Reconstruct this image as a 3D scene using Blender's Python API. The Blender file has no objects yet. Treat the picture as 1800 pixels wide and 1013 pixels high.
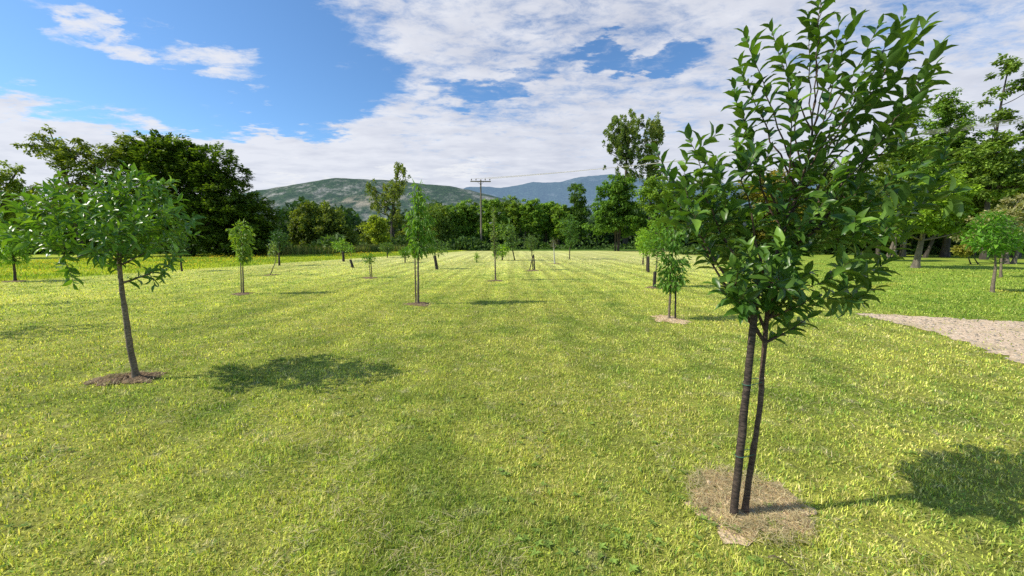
import bpy, math
import numpy as np
from math import radians, sin, cos, pi

scene = bpy.context.scene
COL = scene.collection
RS = np.random.RandomState(11)

# ------------------------------------------------------------------ camera geometry
F = 660.0; H = 1.6; TH = math.atan(85.5 / F)
cT, sT = cos(TH), sin(TH)
def ray(px, py):
    u = (px - 900) / F; v = (506.5 - py) / F
    return np.array([u, cT + v * sT, -sT + v * cT])
def G(px, py):
    d = ray(px, py); t = H / -d[2]
    return np.array([d[0] * t, d[1] * t, 0.0])
def at(px, py, Y):
    d = ray(px, py)
    return d / d[1] * Y + np.array([0, 0, H])
SLOPE = 0.341                     # direction of the planting rows: X = a + SLOPE*Y

# ------------------------------------------------------------------ object helpers
def tag(o, label=None, cat=None, group=None, kind=None):
    if label: o['label'] = label
    if cat: o['category'] = cat
    if group: o['group'] = group
    if kind: o['kind'] = kind
    return o
def empty(name, loc):
    o = bpy.data.objects.new(name, None); COL.objects.link(o)
    o.location = loc; o.empty_display_size = 0.2
    return o
def norm(a):
    return a / np.maximum(np.linalg.norm(a, axis=-1, keepdims=True), 1e-9)

def raw_mesh(name, V, loops, starts, mat, parent=None, col=None, smooth=False, origin=None):
    V = np.asarray(V, dtype=np.float32)
    if origin is not None: V = V - np.asarray(origin, dtype=np.float32)
    me = bpy.data.meshes.new(name)
    me.vertices.add(len(V)); me.vertices.foreach_set('co', V.ravel())
    me.loops.add(len(loops)); me.loops.foreach_set('vertex_index', np.asarray(loops, dtype=np.int32))
    me.polygons.add(len(starts)); me.polygons.foreach_set('loop_start', np.asarray(starts, dtype=np.int32))
    if smooth: me.polygons.foreach_set('use_smooth', np.ones(len(starts), dtype=bool))
    me.update(calc_edges=True)
    if col is not None:
        a = me.attributes.new('col', 'FLOAT_COLOR', 'POINT')
        c = np.ones((len(V), 4), dtype=np.float32); c[:, :3] = col
        a.data.foreach_set('color', c.ravel())
    me.materials.append(mat)
    o = bpy.data.objects.new(name, me); COL.objects.link(o)
    if parent is not None: o.parent = parent
    return o

def faces_to_loops(faces_list):
    """faces_list: list of (n,k) int arrays"""
    loops = []; starts = []; c = 0
    for f in faces_list:
        n, k = f.shape
        loops.append(f.ravel()); starts.append(c + np.arange(n) * k); c += n * k
    return np.concatenate(loops), np.concatenate(starts)

# ------------------------------------------------------------------ leaves
# template: along (a), side (s), lift (z); faces
FULL = (np.array([[0,0,0],[.16,-.30,.05],[.16,0,0],[.16,.30,.05],[.45,-.5,.06],[.45,0,-.05],[.45,.5,.06],
                  [.76,-.33,-.04],[.76,0,-.14],[.76,.33,-.04],[1,0,-.30]], float),
        [np.array([[0,2,1],[0,3,2],[7,8,10],[8,9,10]]), np.array([[1,2,5,4],[2,3,6,5],[4,5,8,7],[5,6,9,8]])])
MID = (np.array([[0,0,0],[.42,-.5,.08],[.42,0,-.03],[.42,.5,.08],[1,0,-.22]], float),
       [np.array([[0,2,1],[0,3,2],[1,2,4],[2,3,4]])])
LOW = (np.array([[0,0,0],[.5,-.5,.06],[1,0,-.12],[.5,.5,.0]], float), [np.array([[0,3,2,1]])])

def leaf_mesh(name, P, D, N, L, W, C, tmpl, mat, parent, origin, smooth=False):
    D = norm(D); S = norm(np.cross(D, N)); N = np.cross(S, D)
    T, FC = tmpl
    n, k = len(P), len(T)
    V = (P[:, None, :] + D[:, None, :] * (T[None, :, 0:1] * L[:, None, None])
         + S[:, None, :] * (T[None, :, 1:2] * (W * L)[:, None, None])
         + N[:, None, :] * (T[None, :, 2:3] * L[:, None, None]))
    off = np.arange(n) * k
    fl = [(off[:, None, None] + f[None]).reshape(-1, f.shape[1]) for f in FC]
    loops, starts = faces_to_loops(fl)
    Cc = np.repeat(C, k, axis=0)
    return raw_mesh(name, V.reshape(-1, 3), loops, starts, mat, parent, Cc, smooth, origin)

class Tubes:
    def __init__(s): s.V = []; s.Fq = []; s.Ft = []; s.n = 0
    def add(s, pts, rad, sides=6, cap=True):
        pts = np.asarray(pts, float); rad = np.asarray(rad, float) * np.ones(len(pts))
        tan = norm(np.gradient(pts, axis=0))
        ref = np.array([0.31, 0.95, 0.05]) if abs(tan[0][2]) > .5 else np.array([0, 0, 1.])
        A = norm(np.cross(tan, ref)); B = np.cross(tan, A)
        a = np.arange(sides) * 2 * pi / sides
        ring = pts[:, None] + rad[:, None, None] * (A[:, None] * np.cos(a)[None, :, None] + B[:, None] * np.sin(a)[None, :, None])
        m = len(pts); base = s.n
        s.V.append(ring.reshape(-1, 3))
        i = np.arange(m - 1)[:, None] * sides; j = np.arange(sides)[None]; j2 = (j + 1) % sides
        q = np.stack([i + j, i + j2, i + sides + j2, i + sides + j], -1).reshape(-1, 4) + base
        s.Fq.append(q); s.n += m * sides
        if cap:
            s.V.append(pts[-1:] + tan[-1] * rad[-1] * .4); ti = s.n; s.n += 1
            e = base + (m - 1) * sides
            s.Ft.append(np.stack([e + np.arange(sides), e + (np.arange(sides) + 1) % sides, np.full(sides, ti)], -1))
    def build(s, name, mat, parent=None, origin=None, smooth=True):
        fl = [np.concatenate(s.Fq)] + ([np.concatenate(s.Ft)] if s.Ft else [])
        loops, starts = faces_to_loops(fl)
        return raw_mesh(name, np.concatenate(s.V), loops, starts, mat, parent, None, smooth, origin)

def bez(p0, p1, p2, n):
    t = np.linspace(0, 1, n)[:, None]
    return (1 - t) ** 2 * p0 + 2 * t * (1 - t) * p1 + t ** 2 * p2

# ------------------------------------------------------------------ materials
def new_mat(name):
    m = bpy.data.materials.new(name); m.use_nodes = True
    nt = m.node_tree; nt.nodes.clear()
    out = nt.nodes.new('ShaderNodeOutputMaterial')
    return m, nt, out
class NB:
    def __init__(s, nt): s.nt = nt
    def n(s, t, **kw):
        nd = s.nt.nodes.new(t)
        for k, v in kw.items(): setattr(nd, k, v)
        return nd
    def l(s, a, b): s.nt.links.new(a, b)
    def math(s, op, a, b=None, c=None, clamp=False):
        nd = s.n('ShaderNodeMath', operation=op); nd.use_clamp = clamp
        for i, x in enumerate((a, b, c)):
            if x is None: continue
            if isinstance(x, (int, float)): nd.inputs[i].default_value = x
            else: s.l(x, nd.inputs[i])
        return nd.outputs[0]
    def noise(s, vec, scale, detail=3, rough=.55, dist=0):
        nd = s.n('ShaderNodeTexNoise'); nd.inputs['Scale'].default_value = scale
        nd.inputs['Detail'].default_value = detail; nd.inputs['Roughness'].default_value = rough
        nd.inputs['Distortion'].default_value = dist
        if vec is not None: s.l(vec, nd.inputs['Vector'])
        return nd.outputs['Fac']
    def ramp(s, x, lo, hi, a=0., b=1.):
        nd = s.n('ShaderNodeMapRange', interpolation_type='SMOOTHSTEP')
        s.l(x, nd.inputs[0]); nd.inputs[1].default_value = lo; nd.inputs[2].default_value = hi
        nd.inputs[3].default_value = a; nd.inputs[4].default_value = b
        return nd.outputs[0]
    def mix(s, f, a, b, blend='MIX'):
        nd = s.n('ShaderNodeMix', data_type='RGBA', blend_type=blend)
        for sock, x in ((nd.inputs[0], f), (nd.inputs[6], a), (nd.inputs[7], b)):
            if isinstance(x, (int, float)): sock.default_value = x
            elif isinstance(x, tuple): sock.default_value = (*x, 1)
            else: s.l(x, sock)
        return nd.outputs[2]
    def mapping(s, vec, loc=(0,0,0), rot=(0,0,0), scale=(1,1,1), vt='POINT'):
        nd = s.n('ShaderNodeMapping', vector_type=vt); s.l(vec, nd.inputs[0])
        nd.inputs['Location'].default_value = loc; nd.inputs['Rotation'].default_value = rot
        nd.inputs['Scale'].default_value = scale
        return nd.outputs[0]

def leaf_material(name, gloss=.4, spec=.5, transl=.3, tint=(1.7, 1.7, .45), noise_amt=.25, nscale=6):
    m, nt, out = new_mat(name); b = NB(nt)
    at_ = b.n('ShaderNodeAttribute', attribute_name='col')
    geo = b.n('ShaderNodeNewGeometry')
    nz = b.noise(geo.outputs['Position'], nscale, 2)
    fac = b.ramp(nz, .3, .7, 1 - noise_amt, 1 + noise_amt)
    cm = b.n('ShaderNodeVectorMath', operation='SCALE'); b.l(at_.outputs['Color'], cm.inputs[0]); b.l(fac, cm.inputs['Scale'])
    # undersides are paler and duller
    under = b.mix(.35, cm.outputs[0], (.13, .22, .08))
    colr = b.mix(geo.outputs['Backfacing'], cm.outputs[0], under)
    p = b.n('ShaderNodeBsdfPrincipled'); b.l(colr, p.inputs['Base Color'])
    p.inputs['Roughness'].default_value = gloss; p.inputs['Specular IOR Level'].default_value = spec
    tr = b.n('ShaderNodeBsdfTranslucent')
    tc = b.mix(1.0, cm.outputs[0], tint, 'MULTIPLY'); b.l(tc, tr.inputs['Color'])
    mx = b.n('ShaderNodeMixShader'); mx.inputs[0].default_value = transl
    b.l(p.outputs[0], mx.inputs[1]); b.l(tr.outputs[0], mx.inputs[2]); b.l(mx.outputs[0], out.inputs[0])
    return m

def bark_material(name, c1, c2, rings=True, scale=30):
    m, nt, out = new_mat(name); b = NB(nt)
    tc = b.n('ShaderNodeTexCoord')
    v = b.mapping(tc.outputs['Object'], scale=(1, 1, 3.5 if rings else .35))
    n1 = b.noise(v, scale, 5, .65)
    n2 = b.noise(b.mapping(tc.outputs['Object'], scale=(1, 1, .5)), scale * .3, 3)
    f = b.math('MULTIPLY', b.ramp(n1, .35, .68), b.ramp(n2, .3, .65, .35, 1))
    colr = b.mix(f, c1, c2)
    p = b.n('ShaderNodeBsdfPrincipled'); b.l(colr, p.inputs['Base Color']); p.inputs['Roughness'].default_value = .8
    bp = b.n('ShaderNodeBump'); bp.inputs['Strength'].default_value = .8; bp.inputs['Distance'].default_value = .006
    b.l(n1, bp.inputs['Height']); b.l(bp.outputs[0], p.inputs['Normal'])
    b.l(p.outputs[0], out.inputs[0])
    return m

M_LEAF = leaf_material('glossy_leaf', .36, .45, .24)
M_LEAF_Y = leaf_material('soft_leaf', .5, .3, .34)
M_TREE = leaf_material('tree_foliage', .6, .25, .30, noise_amt=.22, nscale=.45)
M_BARK_D = bark_material('dark_ringed_bark', (.020, .014, .011), (.13, .092, .068))
M_BARK_R = bark_material('reddish_ringed_bark', (.045, .025, .017), (.22, .145, .10))
M_BARK_G = bark_material('pale_bark', (.10, .075, .05), (.34, .27, .19))
M_BARK_F = bark_material('forest_bark', (.035, .028, .02), (.13, .105, .075), False, 6)
M_BARK_P = bark_material('pale_forest_bark', (.11, .09, .065), (.30, .25, .18), False, 6)
M_POST = bark_material('dark_stake_wood', (.02, .016, .014), (.07, .055, .045), False, 14)
M_POLE = bark_material('weathered_pole_wood', (.13, .11, .085), (.27, .23, .18), False, 5)

def simple(name, c, rough=.5, metal=0.):
    m, nt, out = new_mat(name); b = NB(nt)
    tc = b.n('ShaderNodeTexCoord'); nz = b.noise(tc.outputs['Object'], 40, 3)
    colr = b.mix(b.ramp(nz, .3, .7), tuple(x * .75 for x in c), tuple(min(1, x * 1.2) for x in c))
    p = b.n('ShaderNodeBsdfPrincipled'); b.l(colr, p.inputs['Base Color'])
    p.inputs['Roughness'].default_value = rough; p.inputs['Metallic'].default_value = metal
    b.l(p.outputs[0], out.inputs[0]); return m
M_TIE = simple('green_tie_wire', (.05, .16, .10), .5)
M_INS = simple('brown_insulator', (.10, .06, .045), .35)
M_WIRE = simple('aluminium_wire', (.42, .40, .34), .5, .3)
M_WHITE = bark_material('limewashed_bark', (.35, .33, .28), (.7, .68, .62))

# ---- the shared lawn colour, by place on the ground
grp = bpy.data.node_groups.new('lawn_colour', 'ShaderNodeTree')
grp.interface.new_socket('Color', in_out='OUTPUT', socket_type='NodeSocketColor')
grp.interface.new_socket('Mown', in_out='OUTPUT', socket_type='NodeSocketFloat')
b = NB(grp); go = b.n('NodeGroupOutput')
geo = b.n('ShaderNodeNewGeometry')
sx = b.n('ShaderNodeSeparateXYZ'); b.l(geo.outputs['Position'], sx.inputs[0])
cx = b.n('ShaderNodeCombineXYZ'); b.l(sx.outputs[0], cx.inputs[0]); b.l(sx.outputs[1], cx.inputs[1])
P = cx.outputs[0]; X, Y = sx.outputs[0], sx.outputs[1]
nA = b.noise(P, .33, 3); nB = b.noise(b.mapping(P, loc=(7, 3, 0)), 1.3, 4, .6); nC = b.noise(b.mapping(P, loc=(17, 9, 0)), 4.5, 4, .65)
ang = math.atan(SLOPE)
st = b.noise(b.mapping(P, rot=(0, 0, ang), scale=(2.0, .045, 1)), 1, 3, .6)
g1 = b.mix(b.ramp(nB, .32, .66), (.26, .345, .050), (.51, .54, .10))
g2 = b.mix(b.ramp(nA, .35, .65, 0, .55), g1, (.58, .57, .11))
g3 = b.mix(b.ramp(nC, .54, .74, 0, .6), g2, (.62, .56, .29))
nD = b.noise(b.mapping(P, loc=(31, 2, 0)), .9, 4, .6)
g4 = b.mix(b.ramp(nD, .58, .72, 0, .45), g3, (.19, .32, .045))
# paler, drier grass on the far half of the field
farf = b.math('MULTIPLY', b.ramp(Y, 9, 34), b.ramp(b.noise(b.mapping(P, rot=(0,0,ang), scale=(.5,.12,1)), 1, 3), .3, .7, .55, 1))
g5 = b.mix(b.math('MULTIPLY', farf, .75), g4, (.64, .61, .25))
sc_ = b.n('ShaderNodeVectorMath', operation='SCALE'); b.l(g5, sc_.inputs[0]); b.l(b.math('MULTIPLY_ADD', b.ramp(st, .34, .66, -1, 1), b.ramp(Y, 4, 20, .09, .19), 1.0), sc_.inputs['Scale'])
mown = sc_.outputs[0]
s = b.math('SUBTRACT', X, b.math('MULTIPLY', Y, SLOPE))
wob = b.math('MULTIPLY', b.math('SUBTRACT', b.noise(P, .25, 3), .5), 2.2)
s = b.math('ADD', s, wob)
right = b.ramp(s, 4.9, 6.0); left = b.ramp(s, -23.6, -24.4); end = b.ramp(b.math('ADD', Y, wob), 52, 54)
lush = b.mix(b.ramp(nB, .3, .7), (.20, .30, .035), (.35, .43, .06))
lush = b.mix(b.ramp(b.noise(b.mapping(P, loc=(3, 30, 0)), .5, 3), .56, .68, 0, .5), lush, (.42, .38, .05))
meadow = b.mix(b.ramp(b.noise(b.mapping(P, scale=(.5, 1, 1)), .35, 4, .6), .38, .62), (.27, .38, .035), (.50, .54, .06))
c = b.mix(right, mown, lush); c = b.mix(left, c, meadow); c = b.mix(end, c, (.12, .21, .03))
b.l(c, go.inputs[0])
b.l(b.math('SUBTRACT', 1., b.math('MAXIMUM', right, b.math('MAXIMUM', left, end)), clamp=True), go.inputs[1])

def lawn_group(b):
    nd = b.n('ShaderNodeGroup'); nd.node_tree = grp; return nd

# ground material
M_GROUND, nt, out = new_mat('lawn_soil'); b = NB(nt)
g = lawn_group(b); geo = b.n('ShaderNodeNewGeometry')
nf = b.noise(geo.outputs['Position'], 22, 4, .7); nm = b.noise(geo.outputs['Position'], 5, 4, .7)
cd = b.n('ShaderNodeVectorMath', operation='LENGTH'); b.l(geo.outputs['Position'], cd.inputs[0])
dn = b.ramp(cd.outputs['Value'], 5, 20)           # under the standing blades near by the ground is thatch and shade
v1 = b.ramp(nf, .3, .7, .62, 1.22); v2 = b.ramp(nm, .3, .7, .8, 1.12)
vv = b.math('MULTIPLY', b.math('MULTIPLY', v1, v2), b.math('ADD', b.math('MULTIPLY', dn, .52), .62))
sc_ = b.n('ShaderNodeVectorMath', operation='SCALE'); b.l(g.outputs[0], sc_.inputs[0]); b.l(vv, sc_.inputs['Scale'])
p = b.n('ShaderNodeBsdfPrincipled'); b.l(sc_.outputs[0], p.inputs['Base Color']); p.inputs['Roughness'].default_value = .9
p.inputs['Specular IOR Level'].default_value = .1
bp = b.n('ShaderNodeBump'); bp.inputs['Strength'].default_value = .7; bp.inputs['Distance'].default_value = .04
b.l(nf, bp.inputs['Height']); b.l(bp.outputs[0], p.inputs['Normal']); b.l(p.outputs[0], out.inputs[0])

# grass blades
M_GRASS, nt, out = new_mat('grass_blades'); b = NB(nt)
g = lawn_group(b); a_ = b.n('ShaderNodeAttribute', attribute_name='col')
mu = b.mix(1.0, g.outputs[0], a_.outputs['Color'], 'MULTIPLY')
p = b.n('ShaderNodeBsdfPrincipled'); b.l(mu, p.inputs['Base Color']); p.inputs['Roughness'].default_value = .6; p.inputs['Specular IOR Level'].default_value = .25
tr = b.n('ShaderNodeBsdfTranslucent'); b.l(b.mix(1., mu, (1.3, 1.35, .6), 'MULTIPLY'), tr.inputs['Color'])
mx = b.n('ShaderNodeMixShader'); mx.inputs[0].default_value = .35
b.l(p.outputs[0], mx.inputs[1]); b.l(tr.outputs[0], mx.inputs[2]); b.l(mx.outputs[0], out.inputs[0])

M_PLAIN = leaf_material('plain_blades', .7, .15, .25, (1.2, 1.2, .8), .15, 9)

def ground_mat(name, c1, c2, c3, scale, bump):
    m, nt, out = new_mat(name); b = NB(nt)
    geo = b.n('ShaderNodeNewGeometry'); Pn = geo.outputs['Position']
    n1 = b.noise(Pn, scale, 5, .7); n2 = b.noise(Pn, scale * .12, 3)
    vo = b.n('ShaderNodeTexVoronoi'); b.l(Pn, vo.inputs['Vector']); vo.inputs['Scale'].default_value = scale * 1.4
    c = b.mix(b.ramp(n1, .3, .7), c1, c2); c = b.mix(b.ramp(n2, .45, .7, 0, .7), c, c3)
    p = b.n('ShaderNodeBsdfPrincipled'); b.l(c, p.inputs['Base Color']); p.inputs['Roughness'].default_value = .95
    bp = b.n('ShaderNodeBump'); bp.inputs['Distance'].default_value = bump; bp.inputs['Strength'].default_value = 1
    b.l(b.math('ADD', n1, b.math('MULTIPLY', vo.outputs['Distance'], .6)), bp.inputs['Height'])
    b.l(bp.outputs[0], p.inputs['Normal']); b.l(p.outputs[0], out.inputs[0]); return m
M_SOIL = ground_mat('dug_soil', (.10, .062, .032), (.30, .20, .105), (.17, .14, .05), 30, .02)
M_STRAWSOIL = ground_mat('dry_clippings_on_soil', (.50, .34, .18), (.92, .72, .44), (.42, .27, .14), 34, .02)
M_GRAVEL = ground_mat('pale_gravel', (.52, .36, .22), (.92, .72, .50), (.50, .40, .20), 16, .03)

# ------------------------------------------------------------------ ground, soil patches and gravel
R = 9000.
def ring_grid():
    rr = np.concatenate([[0.01], np.geomspace(2, R, 46)]); n = 72
    V = [[0, 0, 0]]; Fq = []; Ft = []
    for r in rr:
        for k in range(n):
            a = 2 * pi * k / n; V.append([r * cos(a), r * sin(a), 0])
    for i in range(len(rr) - 1):
        for k in range(n):
            a0 = 1 + i * n + k; a1 = 1 + i * n + (k + 1) % n
            Fq.append([a0, a0 + n, a1 + n, a1])
    for k in range(n): Ft.append([0, 1 + k, 1 + (k + 1) % n])
    return np.array(V, float), [np.array(Fq), np.array(Ft)]
V, fl = ring_grid(); lp, stt = faces_to_loops(fl)
ground = raw_mesh('ground', V, lp, stt, M_GROUND); tag(ground, kind='structure')

PATCHES = []      # (x, y, rx, ry) where no grass stands
def soil_patch(px, py, rx, ry, mat=M_SOIL, dx=0, dy=0, lump=.025, clods=14):
    c = G(px, py) + np.array([dx, dy, 0]); PATCHES.append((c[0], c[1], rx, ry))
    n = 48; rs = np.random.RandomState(int(px))
    rings = [0, .25, .45, .62, .78, .9, 1.0]
    ph = rs.rand(6) * 6.28
    V = [[c[0], c[1], lump]]
    for q in rings[1:]:
        for k in range(n):
            a = 2 * pi * k / n
            w = 1 + .20 * sin(2 * a + ph[4]) + .18 * sin(3 * a + ph[0]) + .14 * sin(5 * a + ph[1]) + .12 * sin(9 * a + ph[2]) + .10 * sin(17 * a + ph[3])
            z = .005 + lump * max(0, (1 - q ** 2)) * (.5 + rs.rand())
            V.append([c[0] + rx * q * w * cos(a), c[1] + ry * q * w * sin(a), z])
    Fq = []; Ft = [[0, 1 + k, 1 + (k + 1) % n] for k in range(n)]
    for i in range(len(rings) - 2):
        for k in range(n):
            a0 = 1 + i * n + k; a1 = 1 + i * n + (k + 1) % n
            Fq.append([a0, a0 + n, a1 + n, a1])
    # clods as small lumps in the same sheet
    Vc = np.array(V); oct_ = np.array([[1,0,0],[0,1,0],[-1,0,0],[0,-1,0],[0,0,1.]])
    for q in range(clods):
        a = rs.rand() * 6.28; r = math.sqrt(rs.rand()) * .9; s_ = .012 + .022 * rs.rand()
        pc = np.array([c[0] + rx * r * cos(a), c[1] + ry * r * sin(a), .008])
        o = len(Vc); Vc = np.vstack([Vc, pc + oct_ * s_ * (.6 + .8 * rs.rand(5, 3)) * [1, 1, .8]])
        for k in range(4): Ft.append([o + k, o + (k + 1) % 4, o + 4])
    lp, stt = faces_to_loops([np.array(Fq), np.array(Ft)])
    o = raw_mesh('bare_soil', Vc, lp, stt, mat); tag(o, kind='structure'); return o
soil_patch(1312, 893, .30, .30, M_STRAWSOIL, .02, .04, .012, 16)
soil_patch(222, 668, .33, .20, M_SOIL, 0, .02, .05, 60)
soil_patch(735, 535, .34, .26, M_SOIL)
soil_patch(1176, 562, .32, .36, M_STRAWSOIL)
soil_patch(425, 517, .3, .26, M_SOIL)
soil_patch(870, 494, .3, .26, M_SOIL)
soil_patch(476, 484, .3, .26, M_SOIL)
soil_patch(27, 495, .4, .3, M_SOIL)
soil_patch(1150, 506, .3, .3, M_SOIL); soil_patch(937, 476, .4, .35, M_SOIL); soil_patch(975, 464, .35, .3, M_SOIL)
soil_patch(650, 489, .35, .3, M_SOIL)

gp = [G(*q) for q in [(1500,551),(1560,553),(1640,558),(1740,563),(1800,567),(1900,571)]]
gq = [G(*q) for q in [(1800,645),(1740,618),(1680,596),(1620,579),(1560,565),(1520,556)]]
poly = gp + [np.array([16, 9.2, 0]), np.array([17, 6.5, 0]), np.array([11., 4.2, 0]), np.array([8.0, 3.9, 0])] + gq
GP = np.array(poly)[:, :2]
def smooth_poly(Pp, it=3):
    for _ in range(it):
        Q = []
        for i in range(len(Pp)):
            a, b2 = Pp[i], Pp[(i + 1) % len(Pp)]; Q += [a * .75 + b2 * .25, a * .25 + b2 * .75]
        Pp = np.array(Q)
    return Pp
SP = smooth_poly(GP, 3); rs = np.random.RandomState(3)
SPj = SP + rs.randn(*SP.shape) * .05
Vg = np.column_stack([SPj, np.full(len(SPj), .006)])
o = raw_mesh('gravel_path', Vg, np.arange(len(Vg)), [0], M_GRAVEL); tag(o, kind='structure')
def inside(px, py, poly):
    n = len(poly); c = np.zeros(len(px), bool); j = n - 1
    for i in range(n):
        xi, yi = poly[i]; xj, yj = poly[j]
        c ^= ((yi > py) != (yj > py)) & (px < (xj - xi) * (py - yi) / (yj - yi + 1e-12) + xi); j = i
    return c

# ------------------------------------------------------------------ grass
def blades(name, X, Yv, length, width, lean, C, mat, label, z0=0., cat='grass', flat=None):
    n = len(X); rs = RS
    a = rs.rand(n) * 2 * pi; ca, sa = np.cos(a), np.sin(a)
    d = np.column_stack([ca, sa, np.zeros(n)]); sd = np.column_stack([-sa, ca, np.zeros(n)])
    base = np.column_stack([X, Yv, np.full(n, z0)])
    up = np.array([0, 0, 1.])
    l1 = np.where(lean > 1.2, lean * .85, lean * .45); l2 = lean
    mid = base + d * (np.sin(l1) * length * .5)[:, None] + up * (np.cos(l1) * length * .5)[:, None]
    tip = mid + d * (np.sin(l2) * length * .5)[:, None] + up * (np.cos(l2) * length * .5)[:, None]
    tw = rs.randn(n)[:, None] * .3
    sd2 = norm(sd + d * tw)
    w = width[:, None] * .5
    V = np.stack([base - sd2 * w, base + sd2 * w, mid - sd2 * w * .85, mid + sd2 * w * .85, tip], 1).reshape(-1, 3)
    off = np.arange(n) * 5
    lp, stt = faces_to_loops([off[:, None] + np.array([[0, 1, 3, 2]]), off[:, None] + np.array([[2, 3, 4]])])
    o = raw_mesh(name, V, lp, stt, mat, None, np.repeat(C, 5, axis=0), False)
    tag(o, label, cat, kind='stuff'); return o

def wav(x, y, k, seed):
    r = np.random.RandomState(seed); v = np.zeros(len(x))
    for i in range(7):
        a = r.rand() * 6.28; f = k * (.6 + r.rand()); v += np.sin((x * cos(a) + y * sin(a)) * f + r.rand() * 6.28)
    return v / 7
def patch_mask(X, Yv, p_keep=.09, grow=1.):
    keep = np.ones(len(X), bool)
    for (cx_, cy_, rx, ry) in PATCHES:
        q = ((X - cx_) / (rx * grow)) ** 2 + ((Yv - cy_) / (ry * grow)) ** 2
        q = q + (RS.rand(len(X)) - .5) * 1.0 + .35 * wav(X, Yv, 16, 77)
        keep &= ~((q < 1.0) & (RS.rand(len(X)) > p_keep + .45 * np.clip(q, 0, 1) ** 2))
    return keep

N = 860000
dmin, dmax = 1.15, 40.
D = (math.sqrt(dmin) + RS.rand(N) * (math.sqrt(dmax) - math.sqrt(dmin))) ** 2
A = (RS.rand(N) * 2 - 1) * radians(64)
Xb, Yb = D * np.sin(A), D * np.cos(A)
keep = patch_mask(Xb, Yb) & (Yb > -.2) & (RS.rand(N) > np.clip((D - 13) / 27, 0, 1) ** .8)
ing = inside(Xb, Yb, SP); keep &= ~(ing & (RS.rand(N) > .05))
Xb, Yb, D = Xb[keep], Yb[keep], D[keep]; n = len(Xb)
# clumpiness: height follows a cheap sum of sines
hv = 1 + .9 * wav(Xb, Yb, 14, 1) + .6 * wav(Xb, Yb, 40, 2)
lush = (Xb - SLOPE * Yb) > 5.4
L = (.016 + .019 * RS.rand(n)) * np.clip(hv, .45, 2.0) * np.where(lush, 1.25, 1.) * (1 + .02 * D)
Wd = (.0023 + .00095 * D) * (.7 + .6 * RS.rand(n))
lean = np.clip(1.05 + .5 * RS.randn(n), .1, 2.0)
val = np.clip(1.22 + .42 * RS.randn(n) + .22 * wav(Xb, Yb, 25, 5), .4, 2.2)
C = np.column_stack([val, val, val])
kind_ = RS.rand(n)
dry = kind_ < .23 + .12 * wav(Xb, Yb, 6, 9)
C[dry] = C[dry] * np.array([1.30, 1.10, 2.1])
dk = kind_ > .80; C[dk] *= np.array([.42, .62, .6])
blades('grass', Xb, Yb, L, Wd, lean, C, M_GRASS, 'short mown yellow-green grass covering the whole field')

# dry clippings lying on the turf and the bare rings
n = 15000
D = (math.sqrt(1.2) + RS.rand(n) * (math.sqrt(9) - math.sqrt(1.2))) ** 2; A = (RS.rand(n) * 2 - 1) * radians(60)
Xs, Ys = D * np.sin(A), D * np.cos(A)
k = (wav(Xs, Ys, 4, 12) + .5 * wav(Xs, Ys, 11, 13)) > .12
Xs, Ys = Xs[k], Ys[k]
for (cx_, cy_, rx, ry), m in zip(PATCHES[:4], (2600, 260, 60, 200)):
    r = np.sqrt(RS.rand(m)) * 1.12; a = RS.rand(m) * 6.28
    Xs = np.append(Xs, cx_ + rx * r * np.cos(a)); Ys = np.append(Ys, cy_ + ry * r * np.sin(a))
n = len(Xs); dd = np.hypot(Xs, Ys)
val = np.clip(.9 + .25 * RS.randn(n), .4, 1.5)[:, None]
C = val * np.where(RS.rand(n, 1) < .6, np.array([[.85, .68, .40]]), np.array([[.62, .44, .24]]))
blades('dry_clippings', Xs, Ys, .035 + .06 * RS.rand(n), .0014 + .0007 * dd, 1.5 + .07 * RS.randn(n), C, M_PLAIN,
       'pale dry grass clippings scattered over the turf and bare rings', .018, 'clippings')

# broad leaf weeds in the turf
def weeds():
    P, Dd, Nn, L, C = [], [], [], [], []
    rs = np.random.RandomState(5)
    for i in range(900):
        d = 1.4 + 8 * rs.rand() ** 1.4; a = (rs.rand() * 2 - 1) * radians(58)
        c = np.array([d * sin(a), d * cos(a), .012])
        if (wav(c[:1], c[1:2], 2.2, 31)[0] < .0) : continue
        k = rs.randint(5, 10); a0 = rs.rand() * 6
        g = np.array([.22, .32, .06]) * (.8 + .6 * rs.rand())
        for j in range(k):
            aa = a0 + j * 6.28 / k + rs.randn() * .2
            dr = np.array([cos(aa), sin(aa), .25 + .5 * rs.rand()])
            P.append(c); Dd.append(dr); Nn.append([0, 0, 1]); L.append(.016 + .022 * rs.rand()); C.append(g)
    n = len(P)
    o = leaf_mesh('weeds', np.array(P), np.array(Dd), np.array(Nn, float), np.array(L), np.full(n, .42), np.array(C), MID, M_PLAIN, None, None)
    tag(o, 'low broad-leaved weeds dotted through the mown turf', 'weeds', kind='stuff')
weeds()

# taller uncut grass and yellow flowers of the left meadow
n = 60000
Sv = -24.3 - 22 * RS.rand(n) ** 1.2; Yv = 8 + 46 * RS.rand(n); Xv = Sv + SLOPE * Yv
k = (np.abs(Xv) < Yv * 1.75 + 4)
Xv, Yv = Xv[k], Yv[k]; n = len(Xv); val = np.clip(1.05 + .25 * RS.randn(n), .5, 1.6)[:, None]
blades('meadow_grass', Xv, Yv, .07 + .09 * RS.rand(n), .012 + .0012 * Yv, np.clip(.5 + .3 * RS.randn(n), .05, 1.2), val * np.ones((1, 3)), M_GRASS,
       'taller uncut bright green meadow grass left of the mown field')
n = 5500
Sv = -24.8 - 18 * RS.rand(n); Yv = 9 + 34 * RS.rand(n); Xv = Sv + SLOPE * Yv
k = (wav(Xv, Yv, .8, 21) + .6 * wav(Xv, Yv, 2.5, 22)) > .02; Xv, Yv = Xv[k], Yv[k]; n = len(Xv)
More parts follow.
